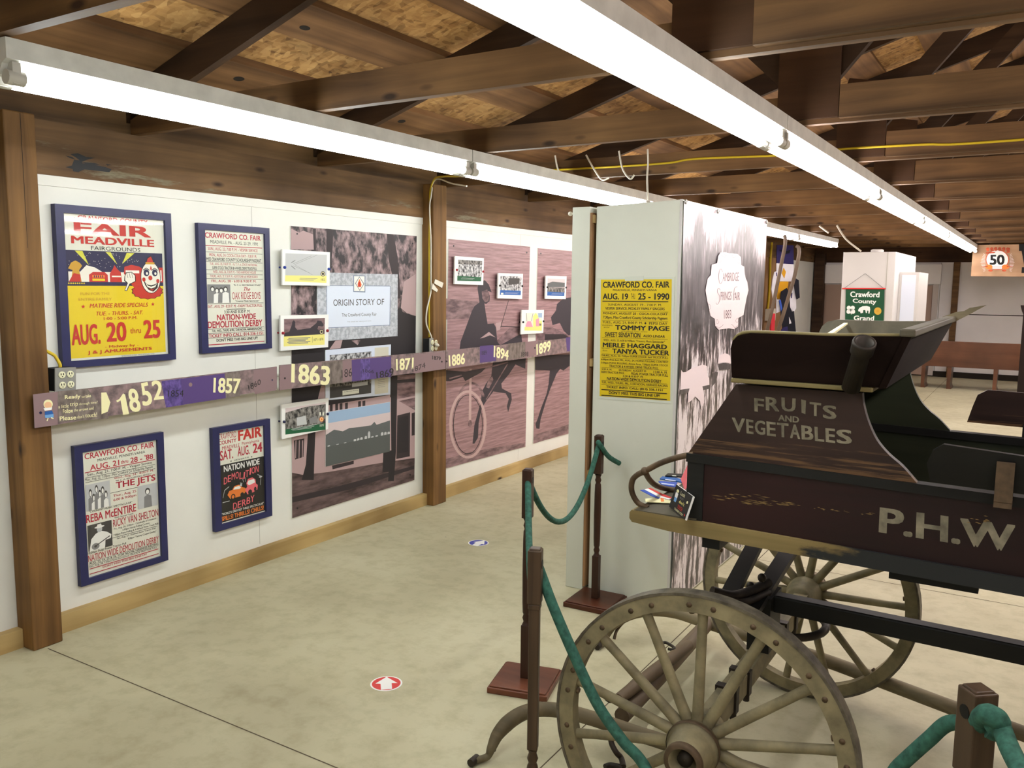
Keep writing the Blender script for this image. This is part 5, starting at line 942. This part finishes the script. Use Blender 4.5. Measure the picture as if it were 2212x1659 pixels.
q=MB(); L=cr(PBp,6); q.tube(L,[.012 if i<8 else .012+.015*min(1,(i-8)/14) for i in range(len(L))],'shaft_wood',10); a=PBp[0]; q.tube([a+V(0,-.02,0),a+V(0,.02,0)],.014,'iron_dark',10); part('shaft',q,sh)
q=MB(); q.tube(cr([atZ(*zf(x,y),z) for x,y,z in ((1032,728,.03),(1050,670,.06),(1100,610,.09),(1175,560,.115))],5),.007,'iron_rust',8); part('stay',q,sh)
q=MB(); a=atZ(*zf(1085,1255),.12); e=atZ(*zf(1700,590),.12); q.tube([a,a.lerp(e,.25),a.lerp(e,.5),a.lerp(e,.75),e],[.028,.031,.033,.031,.028],'bar_wood',12); part('crossbar',q,sh)
q=MB(); a=atZ(*zf(1060,1140),.17); e=atZ(*zf(1540,770),.17); q.tube([a,a.lerp(e,.5),e],[.02,.026,.022],'bar_wood',12)
part('singletree',q,sh)
q=MB(); q.tube(cr([atZ(*zf(x,y),.19) for x,y in ((1355,760),(1385,752),(1440,785),(1435,800),(1400,795))],5),.006,'iron_dark',8); q.tube(cr([atZ(*zf(x,y),.16) for x,y in ((975,1125),(985,1138),(1010,1150),(1035,1130),(1050,1140))],5),.008,'iron_dark',8); part('trace_hook',q,sh)
q=MB(); q.tube(cr([atZ(*zf(x,y),z) for x,y,z in ((1005,1370,.1),(1015,1440,.07),(1045,1500,.05),(1080,1540,.03),(1095,1600,.02))],5),.01,'iron_dark',8); q.tube(cr([atZ(*zf(x,y),.015) for x,y in ((970,1602),(1010,1590),(1090,1606))],5),.01,'iron_dark',8); part('pole_strap',q,sh)
# things on the toe board
def lay(name,label,cat,px,z,th,mat,group=None,extra=()):
    q=MB(); q.prism([atZ(x,y,z) for x,y in px],(0,0,th),mat)
    for L,m in extra: q.prism([atZ(x,y,z+th) for x,y in L],(0,0,.0006),m)
    return solo(name,q,label,cat,group)
zr=lambda x,y:(1350+x/6.913,940+y/6.913); zR=lambda L:[zr(*p) for p in L]
lay('ribbon','red award ribbon fanned on the toe board','ribbon',zR([(330,800),(380,790),(560,880),(700,935),(680,950),(560,915)]),.958,.0012,'ribbon_red','ribbons on the toe board')
lay('ribbon','white ribbon between the red and the blue ones','ribbon',zR([(290,815),(345,802),(560,918),(690,955),(660,965),(520,935)]),.9595,.0012,'white','ribbons on the toe board')
lay('ribbon','blue award ribbon fanned beside the white ribbon','ribbon',zR([(225,825),(290,818),(520,938),(500,950),(400,915)]),.961,.0012,'ribbon_blue','ribbons on the toe board')
lay('paper_strip','cream printed paper strip with an orange dot near the card','paper',zR([(300,955),(520,945),(690,985),(680,1020),(310,1002)]),.958,.0015,'cream',None,[(zR([(530,940),(575,935),(585,990),(540,995)]),'ink_orange')])
lay('booklet','dark blue booklet at the back of the toe board','booklet',zR([(560,630),(780,655),(900,690),(880,720),(520,665)]),.958,.004,'label_blue','booklets on the toe board',[(zR([(600,655),(760,680),(755,690),(600,668)]),'sheet_blue')])
lay('booklet','blue booklet with pale script under the iron rail','booklet',zR([(500,700),(780,720),(760,790),(560,760)]),.958,.004,'ribbon_blue','booklets on the toe board',[(zR([(540,715),(740,740),(735,752),(545,728)]),'sheet_blue')])
lay('booklet','black booklet farthest back on the toe board','booklet',zR([(640,585),(880,595),(900,640),(600,620)]),.9625,.004,'black','booklets on the toe board',[(zR([(700,600),(760,603),(770,615),(710,612)]),'paper')])
q=MB(); P=[atY(1494,989,2.4),atY(1497,1000,2.36),atY(1494,1040,2.33),atY(1480,1058,2.3),atY(1472,1035,2.42)]; q.prism(P,(-.002,-.001,0),'ink_pink'); A=Art(lambda u,v:atY(u,v,2.32),(0,-1,0)); solo('paper_strip',q,'pink paper leaning against the dark corner of the wagon','paper')
c=[atY(1461,1046,2.30),atY(1498,1073,2.185),atY(1481,1124,2.18)]; c.append(c[0]+c[2]-c[1])
n=(c[1]-c[0]).cross(c[3]-c[0]).normalized(); n=-n if n.dot(CAM-c[0])<0 else n
t=thing('sign_card','black look but do not touch card with a white edge, leaning on the wagon corner','card',c[3])
q=MB(); q.prism(c,n*-.004,'white'); part('card',q,t)
A=Art(quadmap(*c),n,.0004); A.rect(0,0,.97,1,'poster_dark')
A.text('Look',.36,.12,.62,.27,'cream',.0); A.text('BUT',.4,.33,.6,.4,'grey_mid',.02); A.text("don't",.42,.45,.72,.58,'label_yellow',.02); A.text('TOUCH',.42,.66,.7,.82,'ink_red',.03); A.text('THANK YOU!',.3,.86,.8,.95,'cream',.02)
A.ell(.2,.2,.07,.07,'cream',12); A.poly([(.12,.28),(.27,.28),(.28,.48),(.13,.48)],'white'); A.poly([(.13,.48),(.28,.48),(.27,.66),(.15,.66)],'kid_blue'); A.ell(.82,.35,.04,.06,'cream',10); A.poly([(.85,.8),(.92,.84),(.88,.92)],'ink_red')
part('print',A.mb,t)
# ================================================================== STANCHIONS AND ROPES
HS=.882
def stanchion(x,y,yaw,m,mb,label,h=HS,w=.0195,basez=.03,blk=.2):
    t=thing('rope_stanchion',label,'stanchion',(x,y,0),'rope stanchions around the wagon')
    ex=V(math.cos(yaw),math.sin(yaw),0); ey=V(-ex.y,ex.x,0)
    q=MB(); q.obox((x,y,basez*.4),ex*.122,ey*.122,V(0,0,basez*.4),mb); q.obox((x,y,basez*.9),ex*.114,ey*.114,V(0,0,basez*.12),mb); bev(part('base',q,t),.004)
    q=MB(); q.obox((x,y,h-blk/2),ex*w,ey*w,V(0,0,blk/2-.004),m); q.obox((x,y,h-.004),ex*w*.8,ey*w*.8,V(0,0,.004),m)
    z0=basez; near=blk==.16; lb=.12 if near else .22
    q.obox((x,y,z0+lb/2),ex*w*.9,ey*w*.9,V(0,0,lb/2),m); zb=z0+lb; zt=.30 if near else h-blk; L=zt-zb
    if near:
        a0,a1=.30,h-blk+.004; q.obox((x,y,(a0+a1)/2),ex*w*.76,ey*w*.76,V(0,0,(a1-a0)/2),m); q.obox((x,y,a1-.008),ex*w*.88,ey*w*.88,V(0,0,.008),m)
        pr=[(.017,0),(.011,.012),(.016,.03),(.011,.046),(.015,.06),(.0165,L*.6),(.015,L-.05),(.011,L-.042),(.016,L-.028),(.011,L-.012),(.0145,L)]
    else: pr=[(.017,0),(.011,.012),(.016,.028),(.011,.042),(.015,.05),(.0165,.09),(.0175,L*.5),(.0165,L-.09),(.015,L-.05),(.011,L-.042),(.016,L-.028),(.011,L-.012),(.017,L)]
    q.lathe((x,y,zb),(0,0,1),pr,m,14); po=bev(part('post',q,t),.003)
    q=MB(); q.tube([V(x,y,h-.045)-ex*(w+.0012),V(x,y,h-.045)+ex*(w+.0012)],.013,'black',12); part('rope_hole',q,po)
    return t
pm=atZ(1141,1012,HS); pf=V(1.9,3.735,0); pn=atZ(1157,1183,HS); pr_=atZ(2114,1484,HS)
stanchion(pf.x,pf.y,.04,'stanchion','stanchion_base_dark','dark turned wooden stanchion in front of the sage column',.862)
stanchion(pm.x,pm.y,.25,'stanchion','stanchion_base','dark turned wooden stanchion on a reddish square base, mid floor')
stanchion(pn.x,pn.y,.35,'stanchion_grey','stanchion_base','grey brown wooden stanchion left of the near wheel',HS,.019,.03,.16)
stanchion(pr_.x,pr_.y,.7,'stanchion_grey','stanchion_base','stout brown stanchion in the lower right corner',HS,.024,.03,.17)
def rope(P,label,r=.0125,n=8):
    q=MB(); q.tube(cr(P,n),r,'rope_green',12); return solo('barrier_rope',q,label,'rope','green ropes around the wagon')
def sag(a,b,d,n=9): return [V(*(a.lerp(b,i/(n-1))))-V(0,0,d*4*(i/(n-1))*(1-i/(n-1))) for i in range(n)]
h=V(0,0,.045)
a=V(pm.x,pm.y,HS-.045); f=V(pf.x,pf.y,.862-.045)
rope(sag(a,f,.27),'green rope sagging between the column stanchion and the mid floor stanchion')
e=fr_(.012)(1340,1000); rope([f+V(.005,-.022,.012),f+V(.02,-.03,.0),(f+e)/2+V(.003,-.02,-.012),e+V(0,-.012,-.0)],'short green rope tail from the far stanchion to the column')
nn=V(pn.x,pn.y,HS-.04); rope(sag(a,nn,.2),'green rope hanging from the mid floor stanchion to the near one')
dd=(pr_-pn); npl=V(dd.y,-dd.x,0).normalized(); dpl=npl.dot(pn)
pl_=lambda x,y:up(x,y,npl,dpl-.03) if npl.y<0 else up(x,y,npl,dpl+.03)
lo=pn.lerp(pr_,.5); lo=V(lo.x,lo.y-.03,.22)
rr=V(pr_.x,pr_.y,HS-.075)
rope([nn,pl_(1165,1230),pl_(1195,1310),pl_(1240,1415),pl_(1290,1520),pl_(1345,1600),pl_(1400,1668),lo,pl_(1860,1730),pl_(1945,1652),pl_(2005,1598),pl_(2050,1562),rr],'green rope sagging in front of the near wheel to the corner stanchion',.0145)
q=MB(); k0=atY(2140,1556,1.66); P=[rr,atY(2128,1545,1.655),atY(2146,1548,1.64),atY(2158,1560,1.645),atY(2152,1578,1.655),atY(2136,1572,1.655)]
q.tube(cr(P,6),.019,'rope_green',12); q.tube(cr([atY(2140,1568,1.655),atY(2160,1568,1.645),atY(2170,1590,1.63),atY(2185,1625,1.6),atY(2212,1672,1.55),atY(2280,1760,1.45)],6),.0165,'rope_green',12); solo('barrier_rope',q,'knotted green rope end on the right side of the corner stanchion','rope','green ropes around the wagon')
# ================================================================== FAR END
x0,x1=1.764,2.313
t=thing('display_cabinet','white display cabinet with a green banner in the far part of the hall','cabinet',((x0+x1)/2,11.1,0))
q=MB(); q.box(x0,x1,10.24,12.0,0,HC,'cabinet_white'); bev(part('body',q,t),.004)
q=MB(); p=atY(1915,600,10.239); q.box(p.x-.004,p.x+.004,10.236,10.24,.02,HC,'seam'); part('door_gap',q,t)
q=MB(); a=atY(1945,588,10.6); e=atY(1986,588,10.6); q.box(x1+.002,e.x,10.6,11.5,1.0,a.z,'cabinet_white'); o=part('side_case',q,t)
q=MB(); q.box(x1+.03,e.x-.03,10.594,10.6,1.03,a.z-.03,'sheet_blue'); part('case_pane',q,o)
q=MB(); p=atY(1895,543,10.6); q.lathe((p.x,10.6,HC),(0,0,1),[(.001,0),(.07,0),(.07,.035),(.05,.045),(.001,.045)],'cabinet_white',18); solo('junction_box',q,'small white box on top of the far cabinet','box')
zG=lambda L:[(1650+x/7.213,500+y/7.213) for x,y in L]; yg=10.23; mg=lambda x,y:atY(x,y,yg)
t=thing('felt_banner','green felt banner reading Crawford County Grand Champion','banner',mg(1868,760))
q=MB(); q.prism([mg(*p) for p in zG([(1278,890),(1882,888),(1850,1900),(1255,1900)])],(0,-.004,0),'felt_green'); part('cloth',q,t)
A=Art(lambda u,v:atY(u,v,yg-.005),(0,-1,0),.0004)
for s,Q in (('Crawford',[(1345,935),(1805,940),(1800,1028),(1348,1022)]),('County',[(1385,1045),(1755,1060),(1750,1150),(1385,1130)]),('Grand',[(1400,1310),(1722,1315),(1715,1390),(1400,1385)]),('Champion',[(1300,1395),(1800,1400),(1795,1500),(1300,1490)])): A.text(s,0,0,0,0,'white',.045,0,0,zG(Q))
for (x,y) in ((1325,1190),(1385,1190),(1320,1250),(1390,1250)): A.ell(*zG([(x,y)])[0],4.6,4.6,'white',14)
A.text('HHHH',0,0,0,0,'felt_green',.0,0,0,zG([(1320,1200),(1390,1200),(1390,1240),(1320,1240)])); A.poly(zG([(1348,1260),(1362,1260),(1370,1292),(1358,1290)]),'white')
A.poly(zG([(1468,1225),(1490,1190),(1540,1165),(1600,1160),(1650,1175),(1658,1215),(1645,1280),(1630,1278),(1630,1235),(1610,1232),(1605,1270),(1590,1270),(1580,1225),(1550,1225),(1545,1275),(1530,1262),(1525,1275),(1508,1275),(1500,1245),(1480,1250)]),'white')
A.ell(*zG([(1775,1240)])[0],8,8,'seal_gold',18); A.ell(*zG([(1775,1240)])[0],3,3,'ink_gold',12); part('print',A.mb,t)
q=MB(); q.tube([mg(*p)+V(0,-.008,0) for p in zG([(1222,890),(1900,892)])],.008,'ribbon_red',8); part('rod',q,t)
q=MB(); q.tube([mg(*p)+V(0,-.004,0) for p in zG([(1260,880),(1580,655),(1860,880)])],.003,'grey_mid',6); part('string',q,t)
# hanging sign
ys=15.32; ms=lambda x,y:atY(x,y,ys-.02); zS=lambda L:[(2050+x/13.654,500+y/13.654) for x,y in L]
bl=ms(2097,597); tp=ms(2112,524)
t=thing('hanging_sign','pale wooden sign with a round number 50 emblem hanging from the trusses','sign',(3.7,ys,bl.z))
q=MB(); q.box(bl.x,4.7,ys-.02,ys,bl.z,2.265,'sign_board'); bev(part('board',q,t),.004)
A=Art(lambda u,v:atY(u,v,ys-.021),(0,-1,0),.0006)
for k in range(13):
    y=690+k*38
    for sx in (-1,1): A.poly(zS([(1430+sx*360,y+ (y-830)*.0),(1430+sx*(500-abs(k-6)*14),y-8+(k-6)*6),(1430+sx*(500-abs(k-6)*14),y+4+(k-6)*6),(1430+sx*360,y+12)]),'plaque_pink')
c=zS([(1425,830)])[0]; A.ell(c[0],c[1],25.5,22,'sign_red'); A.ell(c[0],c[1],23.5,20,'white'); 
A.text('50',0,0,0,0,'black',.06,0,0,zS([(1200,685),(1640,685),(1640,985),(1200,985)]))
x=1090
for k in range(6): 
    y=480-14*math.sin(k/5*3.1); A.poly(zS([(x,y+20),(x+40,y-10),(x+95,y),(x+100,y+70),(x+70,y+110),(x+20,y+100)]),'sign_red'); x+=118
A.poly(zS([(1085,610),(1380,600),(1330,640),(1085,660)]),'sign_red'); A.poly(zS([(1700,560),(1800,470),(1790,620),(1700,640)]),'sign_red')
for sx in (-1,1):
    A.ell(*zS([(1425+sx*240,1045)])[0],8,5,'ink_orange',14); A.ell(*zS([(1425+sx*200,1150)])[0],5,2.4,'sign_red',12); A.poly(zS([(1425+sx*280,1010),(1425+sx*490,1030),(1425+sx*280,1050)]),'sign_red')
A.poly(zS([(1280,1010),(1560,1010),(1560,1110),(1280,1110)]),'plaque_pink'); A.line(zS([(1280,1115),(1430,1128),(1560,1115)]),1,'sign_red')
A.poly(zS([(2065,375),(2400,375),(2400,570),(2150,570),(2065,575)]),'black'); A.poly(zS([(2140,570),(2400,560),(2400,1080),(2230,1080)]),'black'); A.poly(zS([(2150,1055),(2400,1055),(2400,1225),(2135,1225)]),'black')
part('print',A.mb,t)
q=MB(); 
for x in (2.95,4.4): q.tube([(x,ys-.01,2.26),(x,ys-.01,2.28)],.01,'iron_dark',8)
part('hanger',q,t)
# pew against the far wall
yb=15.0; zt=atY(2000,735,yb).z; zb_=atY(2000,790,yb).z; xl=atY(1960,760,yb).x
t=thing('wooden_pew','long brown wooden pew seen from behind at the far wall','pew',(3.0,15.2,0))
q=MB(); q.box(xl,4.3,yb,yb+.03,zb_,zt,'bench_wood'); bev(part('back',q,t),.006)
q=MB(); q.box(xl,4.3,yb+.03,yb+.45,zb_-.0,zb_+.03,'bench_wood'); bev(part('seat',q,t),.006)
for px in (1992,2048,2148): 
    x=atY(px,820,yb).x; q=MB(); q.prism([(x-.02,yb+.002,0),(x+.05,yb+.002,0),(x+.03,yb+.002,.06),(x+.04,yb+.002,zb_),(x-.02,yb+.002,zb_)],(0,.4,0),'bench_wood'); bev(part('leg',q,t),.004)
xc=atY(2199,750,13.6).x; za=atY(2205,660,13.6).z
t=thing('dark_cabinet','dark wooden cabinet at the right edge in front of the pew','cabinet',(xc+.4,13.8,0))
q=MB(); q.box(xc+.03,xc+.8,13.6,14.0,0,za-.12,'dark_pew'); bev(part('body',q,t),.006)
q=MB(); q.prism([(xc+.03,13.59,za-.12),(xc+.01,13.59,za-.07),(xc-.01,13.59,za-.0),(xc+.83,13.59,za),(xc+.8,13.59,za-.12)],(0,.42,0),'dark_pew'); part('cornice',q,t)
# hanging garments near the far left wall, poles in front
nn_=V(.6,-.8,0); dn=nn_.dot(V(.28,13.3,0)); mj=lambda e:(lambda x,y:up(x,y,nn_,dn+e))
def cloth(name,label,cat,polys,e,base_mat):
    q=MB(); m0=mj(e)
    for L,mm in polys: q.prism([m0(*p) for p in zG(L)],nn_*-.02,mm); e+=.004; m0=mj(e)
    return solo(name,q,label,cat)
cloth('flag','navy, white and gold flag hanging at the far left wall','flag',[([(205,210),(465,215),(465,512),(200,495)],'cloth_navy'),([(198,495),(466,512),(460,780),(195,775)],'cloth_white'),([(200,780),(385,780),(370,900),(270,1050),(203,1045)],'cloth_gold'),([(280,650),(310,565),(345,630),(320,730)],'cloth_gold'),([(250,290),(330,310),(415,285),(400,340),(330,355)],'cloth_black')],0,'cloth_navy')
cloth('jersey','white jersey at the left of the hanging flag','jersey',[([(165,630),(200,620),(200,1060),(150,1080),(120,900),(135,760)],'cloth_white'),([(190,640),(203,640),(205,700),(192,690)],'cloth_navy')],.05,'cloth_white')
cloth('jersey','white shirt with dark number hanging right of the flag','jersey',[([(430,860),(470,840),(500,960),(505,1200),(470,1250),(400,1200),(400,1000)],'cloth_white'),([(425,960),(445,955),(440,1040),(425,1035)],'cloth_navy'),([(200,1060),(260,1060),(260,1250),(195,1270)],'cloth_white')],.06,'cloth_white')
cloth('jacket','black and navy jacket hanging behind the two curved poles','jacket',[([(270,940),(360,880),(400,960),(410,1180),(440,1250),(470,1240),(500,1560),(300,1570),(270,1300),(260,1050)],'cloth_black'),([(470,780),(500,730),(545,760),(560,1030),(515,1060),(480,870)],'cloth_black'),([(240,1080),(262,1060),(290,1200),(270,1240)],'ribbon_blue'),([(395,1330),(415,1380),(430,1430),(400,1440)],'cloth_white'),([(260,1560),(300,1500),(370,1480),(380,1570)],'cloth_navy')],.1,'cloth_black')
for L,l in (([(318,60),(335,120),(325,250),(290,420),(235,700),(170,1020),(110,1300),(60,1500)],'curved grey wooden scythe pole, left of two by the flag'),([(505,225),(540,250),(550,330),(525,480),(470,730),(390,1000),(300,1300),(215,1560)],'curved grey wooden scythe pole, right of two by the flag')):
    P=[atY(*p,9.2) for p in zG(L)]; d=(P[-1]-P[-2]).normalized(); k=P[-1].z/-d.z; P.append(P[-1]+d*k*.5); P.append(P[-1]+d*(k*.5-.01))
    q=MB(); q.tube(cr(P,5),[.012]*4+[.02]*200 if False else .019,'snath',10); solo('scythe_pole',q,l,'pole','scythe poles by the flag')
q=MB(); m0=mj(.16); q.prism([m0(*p) for p in zG([(115,1275),(180,1280),(165,1560),(115,1560)])],nn_*-.06,'red_plastic'); solo('fire_extinguisher',q,'red extinguisher shape behind the left scythe pole','extinguisher')
q=MB(); p=atX(1660,680,.0); q.box(0.001,.09,p.y-.22,p.y+.1,p.z-.09,p.z+.1,'cable_white'); bev(solo('outlet_box',q,'white box on the bare wood wall by the scythe poles','outlet'),.006)
q=MB(); q.tube(cr([atX(x,y,.02) for x,y in ((1667,524),(1664,560),(1663,600),(1661,640),(1658,668))],5),.02,'cable_yellow',6); solo('power_cable',q,'yellow cable on the far bare wood wall','cable')
# ================================================================== RENDER LOOK
w=bpy.data.worlds.new('world'); S.world=w; w.use_nodes=True; w.node_tree.nodes['Background'].inputs[0].default_value=(.6,.6,.6,1); w.node_tree.nodes['Background'].inputs[1].default_value=.02
S.view_settings.view_transform='Standard'; S.view_settings.look='None'; S.view_settings.gamma=1; S.view_settings.use_curve_mapping=False; S.view_settings.exposure=-.05
S.cycles.use_denoising=True; S.cycles.max_bounces=7; S.cycles.diffuse_bounces=4; S.cycles.glossy_bounces=2; S.cycles.transparent_max_bounces=8; S.cycles.adaptive_threshold=.015; S.cycles.caustics_reflective=False; S.cycles.caustics_refractive=False
